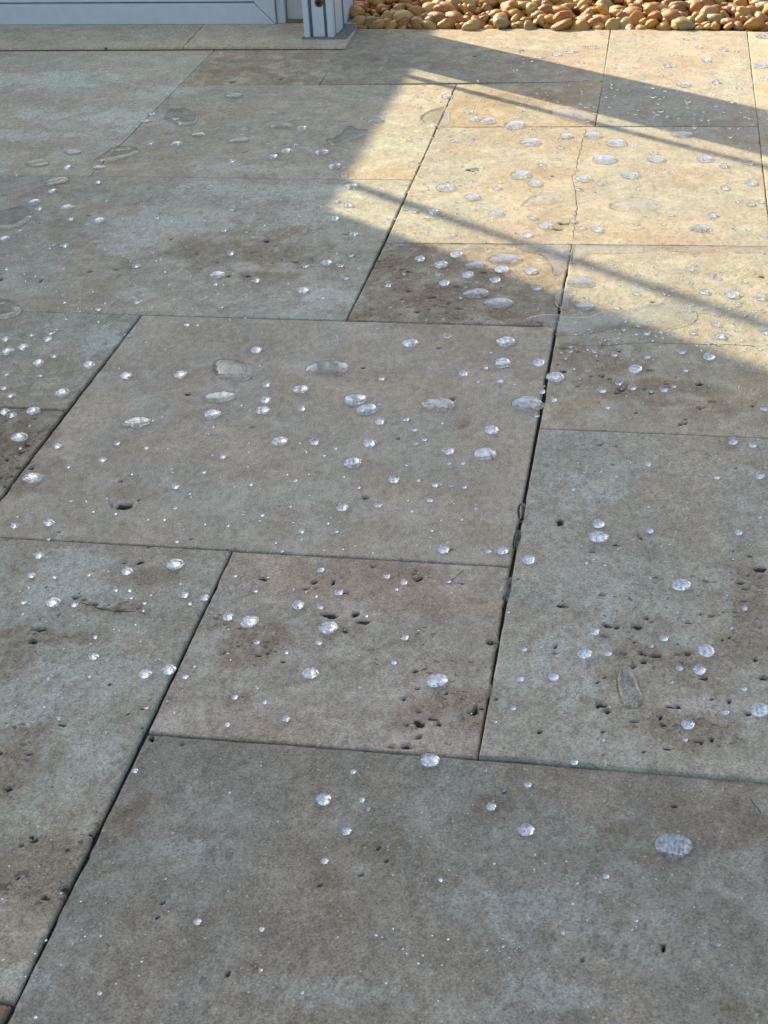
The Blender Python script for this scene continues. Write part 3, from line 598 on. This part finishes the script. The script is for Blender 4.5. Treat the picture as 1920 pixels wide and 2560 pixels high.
# films and puddles: corner, outline in enlargement pixels, thickness in mm, label
PUDDLES = [
((0,0),[(708,500),(725,478),(770,472),(822,474),(850,492),(856,520),(835,540),(780,546),(745,532),(715,515)],2.2,'broad five-sided puddle on the grey slab near the threshold'),
((0,0),[(408,692),(440,668),(475,645),(530,634),(590,638),(606,655),(580,675),(510,695),(450,705)],2.2,'long lens-shaped puddle lying across the narrow joint'),
((0,0),[(1408,605),(1430,600),(1470,580),(1492,552),(1530,548),(1550,562),(1590,560),(1600,575),(1560,598),(1500,615),(1440,634)],1.6,'crooked boomerang puddle beside the edge of the sunlight'),
((0,400),[(-60,235),(0,222),(60,208),(110,202),(140,222),(143,250),(110,280),(60,298),(0,303),(-60,306)],2.0,'broad puddle with a bright ridge on the marbled grey slab'),
((0,400),[(-50,610),(0,603),(40,604),(70,620),(98,640),(95,665),(60,684),(0,694),(-50,690)],2.0,'puddle with a folded edge below the brown speckles of the marbled slab'),
((0,400),[(916,900),(925,872),(975,863),(1040,870),(1080,885),(1098,915),(1085,945),(1040,957),(975,950),(935,935)],2.8,'large angular drop with a ridge on the plain beige slab'),
((960,1400),[(1000,520),(1012,490),(1045,484),(1075,497),(1095,530),(1108,570),(1122,605),(1112,638),(1080,652),(1045,645),(1018,615),(1005,570)],2.4,'tall clear oblong drop on the pitted greenish slab'),
((960,400),[(545,714),(590,692),(660,674),(720,668),(770,672),(830,681),(890,678),(925,661),(965,655),(1050,648),(1120,632),(1190,617),(1250,612),(1310,624),(1345,650),(1353,680),(1330,710),(1270,728),(1200,737),(1120,733),(1040,730),(970,735),(900,752),(830,761),(760,762),(722,750),(700,736),(660,727),(600,721)],1.9,'long spilled puddle crossing the joint from shade into sun'),
((960,400),[(818,374),(900,373),(1050,374),(1250,376),(1450,378),(1700,381),(1700,404),(1600,402),(1540,405),(1490,395),(1440,385),(1400,402),(1320,404),(1200,393),(1080,403),(980,409),(900,405),(872,414),(862,432),(835,445),(815,470),(808,440)],1.2,'thin film of water creeping along the joint of the sunlit slabs'),
((960,400),[(575,373),(640,368),(720,369),(800,371),(806,400),(798,450),(785,495),(760,506),(730,492),(722,465),(700,435),(680,412),(630,403),(590,388)],1.1,'thin ragged film between the cracked slab and the small brown slab'),
((960,400),[(35,369),(70,360),(120,366),(215,368),(330,366),(430,362),(446,374),(430,387),(340,392),(240,387),(140,377),(70,379)],1.1,'narrow film along the joint above the small brown slab'),
((960,400),[(728,610),(735,580),(765,563),(800,562),(828,560),(830,578),(808,600),(798,625),(795,650),(770,655),(745,640)],2.4,'curled drop straddling the joint above the long spilled puddle'),
((960,400),[(590,200),(610,175),(650,150),(700,141),(750,146),(774,165),(765,182),(720,190),(650,196)],1.5,'lens-shaped sunlit puddle beside the hairline crack'),
((960,400),[(972,205),(985,185),(1035,168),(1080,160),(1150,172),(1190,185),(1197,203),(1170,222),(1120,226),(1060,223),(1000,218)],1.5,'broad shallow sunlit puddle on the cracked cream slab'),
((960,0),[(155,512),(165,495),(200,478),(250,466),(275,466),(285,490),(282,530),(262,550),(235,556),(205,545),(172,530)],1.8,'sunlit puddle straddling the joint beside the ochre slab'),
((960,0),[(722,480),(740,471),(800,470),(880,486),(908,500),(905,520),(880,540),(820,528),(760,512),(722,495)],1.2,'faint long puddle beside the thin shadow on the ochre slab'),
((960,900),[(575,655),(582,636),(600,630),(620,640),(627,662),(618,690),(600,706),(585,712),(578,690)],3.2,'clear drop hanging in the dark joint of the greenish slab'),
((960,900),[(556,790),(562,762),(575,745),(590,750),(592,775),(584,805),(572,830),(560,828),(554,810)],2.6,'narrow clear drop filling the dark joint below another drop'),
((960,900),[(490,1012),(500,985),(520,962),(545,948),(553,960),(548,1000),(540,1030),(526,1052),(508,1035)],2.4,'wing-shaped clear drop clinging to the dark joint'),
((960,1400),[(412,560),(435,550),(462,548),(466,570),(455,600),(440,606),(425,590)],2.0,'small clear drop in the dark joint near the pit clusters'),
((960,1400),[(452,350),(470,338),(496,344),(492,372),(482,395),(470,385),(460,365)],1.6,'smallest clear drop clinging to the dark joint'),
]
SLAB = {'T1': 'the small pinkish slab with a brown patch', 'T2': 'the plain beige square slab', 'T3': 'the greenish slab peppered with pits', 'T4': 'the broad mottled slab',
 'T5': 'the grey-green slab with rough brown bands', 'T5b': 'the dark brown corner slab', 'T6': 'the dark brown pitted slab', 'T7': 'the narrow pale grey slab', 'T8': 'the marbled grey slab with swirls',
 'T9': 'the small brown slab half in sun', 'T10': 'the slab under the long spilled puddle', 'T11': 'the cream slab with a hairline crack', 'T12': 'the small ochre slab', 'T13': 'the cream slab under the broad shadow',
 'T14': 'the cut slab along the pebbles', 'T15': 'the grey slab meeting the sunlight', 'T16': 'the small slab by the threshold', 'T17': 'the large grey slab by the threshold', 'T18': 'the cream slab beside the pebble corner'}

drops = []                      # x, y (photograph), width
for (ox, oy), lst in BEADS.items():
    for (zx, zy, zw) in lst:
        x, y, wd = ox+zx*Z, oy+zy*Z, zw*Z
        if any(math.hypot(x-a, y-b) < .30*(wd+c) for a, b, c in drops):
            continue
        drops.append((x, y, wd))
drops.sort(key=lambda d: -d[2])
n_listed = len(drops)
rnd = random.Random(5)
rs0 = np.random.RandomState(11)
def tz(x, y):
    n = tile_of(x, y)
    return (T[n]['dz'] if n else 0.0), n

bead_list = []
for (x, y, wd) in drops:
    base = at(x, y+wd*.12)      # the outline's centre lies a little above the base's centre
    zz, tn = tz(base[0], base[1])
    rad = wd*depth(base)/FPX/2
    bead_list.append((base[0], base[1], zz, rad, tn))
    DROPXY.append((base[0], base[1], rad))
flat_list = []
for (c, zx, zy, zw, zh, rot, lab) in FLATS:
    x, y, wd = c[0]+zx*Z, c[1]+zy*Z, zw*Z
    base = at(x, y+wd*.03)
    zz, tn = tz(base[0], base[1])
    rad = wd*depth(base)/FPX/2
    flat_list.append((base[0], base[1], zz, rad, rot, lab))
    DROPXY.append((base[0], base[1], rad))

def bead_mesh(seed, expo, cz, segs=28, name='water_bead', wob=.05):
    r_ = np.random.RandomState(seed)
    ph = r_.rand(4)*6.28
    am = r_.rand(4)*wob*np.array([1, .8, .45, .3])
    ths = np.arange(segs)/segs*2*math.pi
    prof = 1+sum(am[k_]*np.cos((k_+2)*ths+ph[k_]) for k_ in range(4))
    zs = [0, .06, .15, .26, cz, .52, .68, .81, .91, .97]
    verts, faces, mats = [], [], []
    for z_ in zs:
        zn = (z_-cz)/(1-cz) if z_ > cz else (z_-cz)/(1-cz)*1.0
        rr = max(1-abs(zn)**expo, 0)**(1/expo)
        for th, p_ in zip(ths, prof):
            verts.append((rr*p_*math.cos(th), rr*p_*math.sin(th), z_))
    n_ = len(zs)
    for a in range(n_-1):
        for b in range(segs):
            faces.append((a*segs+b, a*segs+(b+1) % segs, (a+1)*segs+(b+1) % segs, (a+1)*segs+b)); mats.append(0)
    top = len(verts); verts.append((0, 0, 1.0))
    for b in range(segs):
        faces.append(((n_-1)*segs+b, (n_-1)*segs+(b+1) % segs, top)); mats.append(0)
    # separate flat underside that keeps its own film of air
    u0 = len(verts)
    for j in range(segs):
        verts.append((verts[j][0]*.97, verts[j][1]*.97, .02))
    faces.append(tuple(u0+j for j in range(segs-1, -1, -1))); mats.append(1)
    me = bpy.data.meshes.new(name)
    me.from_pydata(verts, [], faces)
    me.update()
    me.polygons.foreach_set('use_smooth', [m_ == 0 for m_ in mats])
    me.polygons.foreach_set('material_index', mats)
    return me
ROUND = [bead_mesh(100+i, 2.0, .36) for i in range(7)]
FLATM = [bead_mesh(200+i, 2.6, .30, 40, 'flat_drop', .07) for i in range(6)]
for me in ROUND:
    me.materials.append(WATER); me.materials.append(AIR)
for me in FLATM:
    me.materials.append(WATER2); me.materials.append(AIR2)

def size_word(r):
    return 'tiny' if r < .0022 else 'small' if r < .0038 else 'medium-sized' if r < .0065 else 'large'
MAXB = 290
for i, (x, y, zz, rad, tn) in enumerate(bead_list[:MAXB]):
    o = bpy.data.objects.new('water_bead', ROUND[i % len(ROUND)])
    H = min(1.15*rad, .0046)
    e = rnd.uniform(.93, 1.07)
    o.location = (x, y, zz+.00012)
    o.scale = (rad*e, rad/e, H)
    o.rotation_euler = (0, 0, rnd.uniform(0, 6.28))
    link(o)
    where = SLAB.get(tn, 'the patio joints')
    tag(o, '%s silvery water bead on %s' % (size_word(rad), where), 'water bead', '%s water beads on %s' % (size_word(rad), where))
for i, (x, y, zz, rad, rot, lab) in enumerate(flat_list):
    o = bpy.data.objects.new('flat_water_drop', FLATM[i % len(FLATM)])
    o.location = (x, y, zz+.00012)
    o.scale = (rad, rad*rnd.uniform(.80, .95), min(.30*rad, .0034))
    o.rotation_euler = (0, 0, math.radians(rot))
    link(o)
    tag(o, lab, 'water drop')

def smooth_poly(pts, n=6):
    out = []
    N = len(pts)
    for i in range(N):
        p0, p1, p2, p3 = [np.array(pts[(i+k_) % N]) for k_ in (-1, 0, 1, 2)]
        for s_ in range(n):
            t_ = s_/n
            out.append(.5*((2*p1)+(-p0+p2)*t_+(2*p0-5*p1+4*p2-p3)*t_**2+(-p0+3*p1-3*p2+p3)*t_**3))
    return np.array(out)
for ip, (c, poly, th, lab) in enumerate(PUDDLES):
    pp = np.array([at(c[0]+a*Z, c[1]+b*Z)[:2] for a, b in poly])
    pp = smooth_poly(pp)
    cen = pp.mean(0)
    zz = max(tz(a, b)[0] for a, b in pp[::3])
    ext_ = pp.max(0)-pp.min(0)
    step = max(min(ext_)/26, .0009)
    gx, gy = np.meshgrid(np.arange(pp[:, 0].min(), pp[:, 0].max(), step), np.arange(pp[:, 1].min(), pp[:, 1].max(), step))
    gp = np.stack([gx.ravel(), gy.ravel()], -1)
    gp = gp+(rs0.rand(*gp.shape)-.5)*step*.3
    A, B = pp, np.roll(pp, -1, 0)
    def seg_d(q):
        d = B-A
        t_ = np.clip(((q[:, None, :]-A)*d).sum(-1)/((d**2).sum(-1)+1e-12), 0, 1)
        return np.sqrt((((A+t_[..., None]*d)-q[:, None, :])**2).sum(-1)).min(1)
    ins = np.zeros(len(gp), bool)
    for a, b in zip(A, B):
        cr = ((a[1] > gp[:, 1]) != (b[1] > gp[:, 1])) & (gp[:, 0] < (b[0]-a[0])*(gp[:, 1]-a[1])/(b[1]-a[1]+1e-15)+a[0])
        ins ^= cr
    gp = gp[ins]
    d_ = seg_d(gp)
    gp = gp[d_ > step*.35]
    # a tight ring just inside the outline carries the steep rim
    nrm = np.stack([-(np.roll(pp, -1, 0)-np.roll(pp, 1, 0))[:, 1], (np.roll(pp, -1, 0)-np.roll(pp, 1, 0))[:, 0]], -1)
    nrm /= np.linalg.norm(nrm, axis=1)[:, None]+1e-12
    area = .5*np.sum(A[:, 0]*B[:, 1]-B[:, 0]*A[:, 1])
    nrm *= 1 if area > 0 else -1
    allp = np.concatenate([pp, pp+nrm*step*.18, gp])
    vv, ee, ff, *_ = delaunay_2d_cdt([Vector(p_) for p_ in allp], [(i, (i+1) % len(pp)) for i in range(len(pp))], [list(range(len(pp))) if area > 0 else list(range(len(pp)))[::-1]], 1, 1e-7)
    vv = np.array([(v_[0], v_[1]) for v_ in vv])
    d_ = seg_d(vv)
    h = th*1.35/1000.
    R = max(3.6*h, 1e-4)
    q = np.clip(d_/R, 0, 1)
    zt = h*np.sqrt(np.clip(1-(1-q)**2, 0, 1))*(.86+.28*fbm(vv[:, 0]*75, vv[:, 1]*75, int(abs(cen[0])*1e4) % 97, 2))
    verts = [(v_[0]-cen[0], v_[1]-cen[1], z_+.0001) for v_, z_ in zip(vv, zt)]
    fl_ = [tuple(f_) for f_ in ff if len(f_) >= 3]
    def ccw(f_):
        a, b, c_ = vv[f_[0]], vv[f_[1]], vv[f_[2]]
        return (b[0]-a[0])*(c_[1]-a[1])-(b[1]-a[1])*(c_[0]-a[0]) > 0
    fl_ = [f_ if ccw(f_) else f_[::-1] for f_ in fl_]
    nv, nf = len(verts), len(fl_)
    if ip in (0, 1, 2, 3, 4, 5, 6):     # thick drops that keep air under themselves
        verts = verts+[(v_[0], v_[1], .00014) for v_ in verts]
        fl_ = fl_+[tuple(nv+j for j in f_[::-1]) for f_ in fl_]
    o = mesh_obj('puddle', verts, fl_, FILM, None, True)
    o.data.materials.append(RIM)
    o.data.materials.append(AIR3)
    o.data.polygons.foreach_set('material_index', [2 if i_ >= nf else 1 if p_.normal.z < .965 else 0 for i_, p_ in enumerate(o.data.polygons)])
    o.location = (cen[0], cen[1], zz)
    tag(o, lab, 'puddle')

# the remaining droplets, too small and too many to count, as one spray
spray_v, spray_f = [], []
tpl_v, tpl_f, tpl_m = [], [], []
SG = 9
for z_, r_ in ((0, .83), (.36, 1.0), (.75, .78)):
    tpl_v += [(r_*math.cos(a*2*math.pi/SG), r_*math.sin(a*2*math.pi/SG), z_) for a in range(SG)]
tpl_v.append((0, 0, 1)); tpl_v.append((0, 0, 0))
for a in range(2):
    for b in range(SG):
        tpl_f.append((a*SG+b, a*SG+(b+1) % SG, (a+1)*SG+(b+1) % SG, (a+1)*SG+b)); tpl_m.append(0)
for b in range(SG):
    tpl_f.append((2*SG+b, 2*SG+(b+1) % SG, 3*SG)); tpl_m.append(0)
    tpl_f.append(((b+1) % SG, b, 3*SG+1)); tpl_m.append(1)
tpl_v = np.array(tpl_v)
small = [(x, y, zz, rad) for (x, y, zz, rad, tn) in bead_list[MAXB:]]
# fine droplets scattered with the density seen on each part of the floor (photograph pixels)
FINE = [(0, 470, 900, 780, 150, 4, 9), (0, 760, 330, 1010, 60, 4, 9), (350, 810, 1330, 1390, 100, 4, 7), (1060, 200, 1920, 330, 120, 5, 10), (1020, 300, 1920, 610, 330, 5, 11), (1420, 630, 1920, 880, 240, 5, 11), (960, 460, 1400, 600, 60, 5, 9),
        (1250, 85, 1920, 300, 130, 5, 10), (980, 640, 1400, 820, 40, 4, 9), (1380, 880, 1920, 1070, 60, 4, 9), (1330, 1090, 1920, 1500, 70, 4, 8), (0, 1380, 560, 1800, 40, 4, 7), (560, 1420, 1200, 1850, 40, 4, 7), (1220, 1500, 1920, 1880, 40, 4, 7),
        (300, 1900, 1920, 2540, 80, 3, 6), (0, 1850, 250, 2450, 25, 3, 7), (1000, 200, 1200, 480, 60, 5, 10), (350, 130, 900, 430, 25, 4, 8)]
for (x0, y0, x1, y1, n_, a_, b_) in FINE:
    for _ in range(n_):
        x, y = rnd.uniform(x0, x1), rnd.uniform(y0, y1)
        wd = a_+(b_-a_)*rnd.random()**2
        b3 = at(x, y)
        zz, tn = tz(b3[0], b3[1])
        if tn is None:
            continue
        rad = wd*depth(b3)/FPX/2
        if any(math.hypot(b3[0]-bx, b3[1]-by) < br+rad for bx, by, br in DROPXY):
            continue
        small.append((b3[0], b3[1], zz, rad))
VV, FF, MM = [], [], []
for i, (x, y, zz, rad) in enumerate(small):
    a = rnd.uniform(0, 6.28); e = rnd.uniform(.8, 1.25)
    c_, s_ = math.cos(a), math.sin(a)
    v_ = tpl_v*np.array([rad*e, rad/e, min(1.1*rad, .004)])
    v_ = np.stack([v_[:, 0]*c_-v_[:, 1]*s_+x, v_[:, 0]*s_+v_[:, 1]*c_+y, v_[:, 2]+zz+.0001], -1)
    n0 = i*len(tpl_v)
    VV.append(v_)
    FF += [tuple(n0+j for j in f_) for f_ in tpl_f]
    MM += tpl_m
sp = mesh_obj('water_spray', np.concatenate(VV), FF, WATER)
sp.data.materials.append(AIR)
sp.data.polygons.foreach_set('material_index', MM)
sp.data.polygons.foreach_set('use_smooth', [m_ == 0 for m_ in MM])
tag(sp, 'fine spray of tiny droplets scattered over the patio slabs', 'spray', kind='stuff')

for n, s_ in T.items():
    s_['obj'] = build_tile(n, s_)
# ------------------------------------------------------------------ door threshold
TH = .005
thr = empty('door_threshold', (0, 0, 0))
tag(thr, 'raised travertine threshold with a joint, under the glazed door', 'threshold')
def P2(x, y):
    return at(x, y, TH)[:2]
J0, J1 = P2(457, 117), P2(509, 62)
J1 = J0+(J1-J0)*1.8
FR, BR = P2(862, 116), P2(889, 70)
BR2 = FR+(BR-FR)*2.0
FL = P2(0, 120)+(P2(0, 120)-FR)*.6
BL = FL+(J1-J0)*1.0
for nm, q, sd_, tn_ in (('TH1', [FL, J0, J1, BL], 131, (1.36, 1.29, 1.13)), ('TH2', [J0, FR, BR2, J1], 137, (1.38, 1.32, 1.16))):
    s_ = dict(q=[np.array(c_) for c_ in q], gaps=(.6, .6, .6, .6), dz=TH, tint=tn_, coarse=.25, mottle=.4, seed=sd_, cell=.003)
    o = build_tile(nm, s_)
    o.parent = thr
    o.name = 'threshold_stone'

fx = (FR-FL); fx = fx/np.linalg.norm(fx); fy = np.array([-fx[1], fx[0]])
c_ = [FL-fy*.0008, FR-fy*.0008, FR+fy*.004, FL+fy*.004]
mesh_obj('shadow_gap_strip', [(*q, -.006) for q in c_]+[(*q, .0008) for q in c_], [(0, 1, 5, 4), (1, 2, 6, 5), (3, 0, 4, 7), (4, 5, 6, 7)], DIRT, thr)  # dark strip put in for the shadow line under the threshold lip

# hairline cracks, veins of dirt in the slabs (photograph pixels)
CR = [('T11', .0011, [(1464, 324), (1452, 370), (1440, 420), (1431, 445), (1437, 480), (1441, 520), (1435, 560), (1433, 600)]),
      ('T10', .0008, [(1398, 860), (1480, 866), (1600, 858), (1760, 862), (1910, 866)]),
      ('T5', .0010, [(197, 1504), (243, 1519), (301, 1528), (376, 1536)]),
      ('T4', .0007, [(1875, 1990), (1890, 2010), (1903, 2030), (1913, 2050)]), ('T1', .0007, [(1180, 1420), (1140, 1440), (1118, 1462)]), ('T1', .0006, [(966, 1537), (990, 1526), (1030, 1523)]),
      ('T16', .0010, [(492, 181), (530, 177), (560, 171)]), ('T8', .0016, [(815, 750), (850, 749)])]
crr = random.Random(4)
for (tn_, wd_, pl) in CR:
    so_ = T[tn_]['obj']; z_ = T[tn_]['dz']+.00016
    pts_ = []
    for a, b in zip(pl[:-1], pl[1:]):
        pa, pb = at(*a), at(*b)
        n_ = max(2, int(np.linalg.norm(pb-pa)/.004))
        pts_ += [pa+(pb-pa)*i_/n_ for i_ in range(n_)]
    pts_.append(at(*pl[-1]))
    pts_ = [p_+np.array([crr.gauss(0, .0009), crr.gauss(0, .0009), 0]) for p_ in pts_]
    v_, f_ = [], []
    for i_, p_ in enumerate(pts_):
        q_ = pts_[min(i_+1, len(pts_)-1)]-pts_[max(i_-1, 0)]
        nn_ = np.array([-q_[1], q_[0]])/(np.linalg.norm(q_[:2])+1e-9)*wd_*.5*crr.uniform(.25, 1.2)*min(1, .3+min(i_, len(pts_)-1-i_)*.3)
        v_ += [(p_[0]+nn_[0]-so_.location.x, p_[1]+nn_[1]-so_.location.y, z_), (p_[0]-nn_[0]-so_.location.x, p_[1]-nn_[1]-so_.location.y, z_)]
        if i_:
            f_.append((2*i_-2, 2*i_-1, 2*i_+1, 2*i_))
    mesh_obj('crack', v_, f_, CRACK, so_)

# ------------------------------------------------------------------ glazed door, frame, post
O = at(689, 61, TH); Lp = at(0, 62, TH)
ex = (O-Lp)[:2]; ex /= np.linalg.norm(ex)
ang = math.atan2(ex[1], ex[0])
door = empty('glazed_door', (O[0], O[1], TH))
door.rotation_euler = (0, 0, ang)
tag(door, 'pale grey aluminium glazed door with mitred frame corner on the threshold', 'door')
DW = .86
def prism(name, prof, y0, y1, mat, parent, bev=0):
    n_ = len(prof)
    v_ = [(a, y0, b) for a, b in prof]+[(a, y1, b) for a, b in prof]
    f_ = [tuple(range(n_)), tuple(range(2*n_-1, n_-1, -1))]+[(i, n_+i, n_+(i+1) % n_, (i+1) % n_) for i in range(n_)]
    o = mesh_obj(name, v_, f_, mat, parent)
    if bev:
        md = o.modifiers.new('bevel', 'BEVEL'); md.width = bev; md.segments = 2
    return o
FWD = .033
gp_ = .0005
prism('bottom_rail', [(-DW, 0), (-gp_, 0), (-FWD-gp_, FWD), (-DW, FWD)], 0, .05, ALU, door, .0012)
prism('stile', [(gp_, 0), (.0, 2.05), (-FWD, 2.05), (-FWD, FWD+gp_)], .0002, .05, ALU, door, .0012)
box('sash_rail', (-DW+.002, .008, FWD+.0015), (-FWD-.0015, .045, .105), ALU, door, .0015)
box('glazing_bead', (-DW+.002, .014, .1055), (-FWD-.0015, .04, .118), ALU_DARK, door, .001)
box('cover_strip', (.0015, .006, 0), (.0155, .05, 2.05), ALU, door, .001)
box('glazing_bar', (-.737, .012, .1185), (-.721, .024, 2.0), ALU, door, .0015)
box('glazing_bar', (-.1315, .012, .1185), (-.1195, .022, 2.0), ALU, door, .0015)
box('hinge_stile', (-DW-.012, 0, 0), (-DW-.001, .03, 2.05), ALU, door, .0015)
box('top_rail', (-DW+.001, .002, 2.0), (-FWD-.001, .048, 2.05), ALU, door, .0015)
box('pane', (-DW+.001, .029, .112), (-FWD-.001, .035, 2.0), PANE, door)
fill = box('filler_panel', (.0165, .016, .004), (.078, .05, .11), PVC, door, .001)
box('mossy_seal', (.0165, .008, 0), (.078, .05, .0045), MOSS, door, .001)

A0 = at(764, 95, TH); A1 = at(834, 95, TH); A2 = at(860, 70, TH)
pw = float(np.linalg.norm((A1-A0)[:2])); pd = float(np.linalg.norm((A2-A1)[:2]))
post = empty('door_post', (A0[0], A0[1], TH))
post.rotation_euler = (0, 0, ang)
tag(post, 'ribbed pale grey metal post with a screw hole at the threshold end', 'post')
PH = 2.1
box('post_body', (0.004, .004, 0), (pw-.001, pd, PH), ALU, post, .001)
box('return_body', (.002, pd+.0012, 0), (pw-.004, pd+.088, PH), ALU, post, .001)
box('flange', (-.001, -.003, 0), (.008, .012, PH), ALU, post, .0012)
box('flange', (pw-.0085, -.003, 0), (pw+.0005, .012, PH), ALU, post, .0012)
box('gasket', (.0083, .0025, 0), (.0125, .006, PH), ALU_DARK, post)
box('gasket', (pw-.0135, .0025, 0), (pw-.0088, .006, PH), ALU_DARK, post)
box('face_strip', (.0128, .0005, 0), (pw-.0138, .006, PH), ALU, post, .0012)
box('side_channel', (pw-.0005, .018, .002), (pw+.0015, pd-.006, PH), PVC, post, .0008)
box('side_gasket', (pw-.0003, pd-.0055, 0), (pw+.0022, pd+.001, PH), ALU_DARK, post, .0005)
# screw hole in the face strip
dr = ray(797, 7)
nrm_ = np.array([-ex[1], ex[0], 0])
tt = ((A0-CAM) @ nrm_)/(dr @ nrm_)
hp = CAM+dr*tt
lx = float((hp-A0)[:2] @ ex); lz = float(hp[2]-TH)
def disc(name, x, y, z, r0, r1, y2, mat, parent):
    n_ = 20
    v_ = [(x+r0*math.cos(a*2*math.pi/n_), y, z+r0*math.sin(a*2*math.pi/n_)) for a in range(n_)]
    v_ += [(x+r1*math.cos(a*2*math.pi/n_), y2, z+r1*math.sin(a*2*math.pi/n_)) for a in range(n_)]
    f_ = [(a, (a+1) % n_, n_+(a+1) % n_, n_+a) for a in range(n_)]+[tuple(range(n_, 2*n_))]
    return mesh_obj(name, v_, f_, mat, parent)
disc('screw', lx, .0001, lz, .0068, .0052, -.0008, RUST, post)
disc('screw_hole', lx, -.0009, lz, .0034, .0030, -.0012, HOLE, post)
foot = prism('foot_plate', [(-.004, 0), (pw+.022, 0), (pw+.022, .0022), (-.004, .0022)], -.008, pd+.02, GRIT, post, .0006)

# ------------------------------------------------------------------ the house to the left and unseen blockers added behind the glass
YD = O[1]
wall = box('house_wall', (-20*U, YD, 0), (-7.06*U, YD+.24, 2.7), RENDER, None, .004)
tag(wall, 'pale rendered house wall carrying on beside the glazed door', 'wall')
refl_blk = box('reflection_blocker', (-6.2*U, 15.0*U, -.04), (-1.2*U, 15.6*U, .80), RENDER, None, .004)  # unseen, added to darken the sky reflections in the puddles
tag(refl_blk, 'unseen low wall added behind the glazed door to darken puddle reflections', 'wall')
TE = math.tan(SUN_EL)
uc = -5.95
zc = (-.375-uc)/.777*TE*U
blk = empty('blocker', ((uc-.5)*U, (8.95+14.6)/2*U, 0))  # unseen box added to cast the shade left of the sunlit slabs
tag(blk, 'unseen shade-casting box added behind the glazed door', 'blocker')
hw, hd = .5*U, (14.6-8.95)/2*U
box('blocker_body', (-hw+.01, -hd+.004, .06), (hw-.004, hd-.004, zc-.022), BLOCK_MAT, blk, .002)
box('blocker_top', (-hw, -hd, zc-.0215), (hw, hd, zc), BLOCK_MAT, blk, .002)
for sx in (-1, 1):
    for sy in (-1, 1):
        box('blocker_leg', (sx*(hw-.04)-.02, sy*(hd-.06)-.02, -.045), (sx*(hw-.04)+.02, sy*(hd-.06)+.02, .0595), BLOCK_MAT, blk, .002)

# ------------------------------------------------------------------ pebble bed
e0, e1 = at(885, 72), at(1920, 78)
def edge_y(x):
    return e0[1]+(e1[1]-e0[1])*(x-e0[0])/(e1[0]-e0[0])
bx0, bx1 = e0[0]-.02, e1[0]+.09
bed = mesh_obj('pebble_bed', [(bx0, edge_y(bx0)+.002, -.018), (bx1, edge_y(bx1)+.002, -.018), (bx1, edge_y(bx1)+.36, .05), (bx0, edge_y(bx0)+.36, .05)], [(0, 1, 2, 3)], SOIL)
tag(bed, 'bed of amber and tan river pebbles behind the slabs', kind='structure')
import bmesh
PEB = []
for i in range(8):
    bm = bmesh.new()
    bmesh.ops.create_icosphere(bm, subdivisions=2, radius=1.0)
    co = np.array([v.co for v in bm.verts])
    nn = fbm(co[:, 0]*1.1+i*5.3+co[:, 2], co[:, 1]*1.1+co[:, 2]*.7+i*2.1, 300+i, 2)
    for v, q in zip(bm.verts, nn):
        s_ = .68+.68*q
        v.co = Vector((v.co.x*s_, v.co.y*s_*(.9 if v.co.x > 0 else 1.05), v.co.z*s_))
    me = bpy.data.meshes.new('pebble')
    bm.to_mesh(me); bm.free()
    me.polygons.foreach_set('use_smooth', [True]*len(me.polygons))
    me.materials.append(PEBBLE)
    PEB.append(me)
pr = random.Random(23)
cnt = 0
extra = []
row = 0
y = 0.010
while y < .19:
    x = bx0+.01+pr.uniform(0, .02)
    while x < bx1-.02:
        a = pr.choice((.0075, .010, .012, .0145, .018))*pr.uniform(.9, 1.12)
        if True:
            o = bpy.data.objects.new('pebble', PEB[pr.randrange(8)])
            b_ = a*pr.uniform(.5, .85); c_ = a*pr.uniform(.42, .75)
            yy = edge_y(x)+y+pr.uniform(-.004, .008)
            o.location = (x, yy, -.004+.26*y+pr.uniform(-.006, .009))
            o.scale = (a, b_, c_)
            o.rotation_euler = (pr.uniform(-.5, .9), pr.gauss(0, .45), pr.gauss(0, .6))
            if cnt < 295:
                link(o, bed)
            else:
                extra.append(o)
            cnt += 1
        x += a*pr.uniform(1.15, 1.6)
    y += .0125
    row += 1

# the pebbles farther back, too many to part, lie on as one mass
MV, MF = [], []
for o in extra:
    mw = np.array(Matrix.LocRotScale(o.location, o.rotation_euler, o.scale))
    co = np.empty(len(o.data.vertices)*3); o.data.vertices.foreach_get('co', co)
    co = co.reshape(-1, 3) @ mw[:3, :3].T + mw[:3, 3]
    b0 = sum(len(q) for q in MV)
    MV.append(co)
    MF += [tuple(b0+i_ for i_ in p_.vertices) for p_ in o.data.polygons]
    bpy.data.objects.remove(o)
if MV:
    pm = mesh_obj('pebble_mass', np.concatenate(MV), MF, PEBBLE, bed, True)
    pm['kind'] = 'stuff'
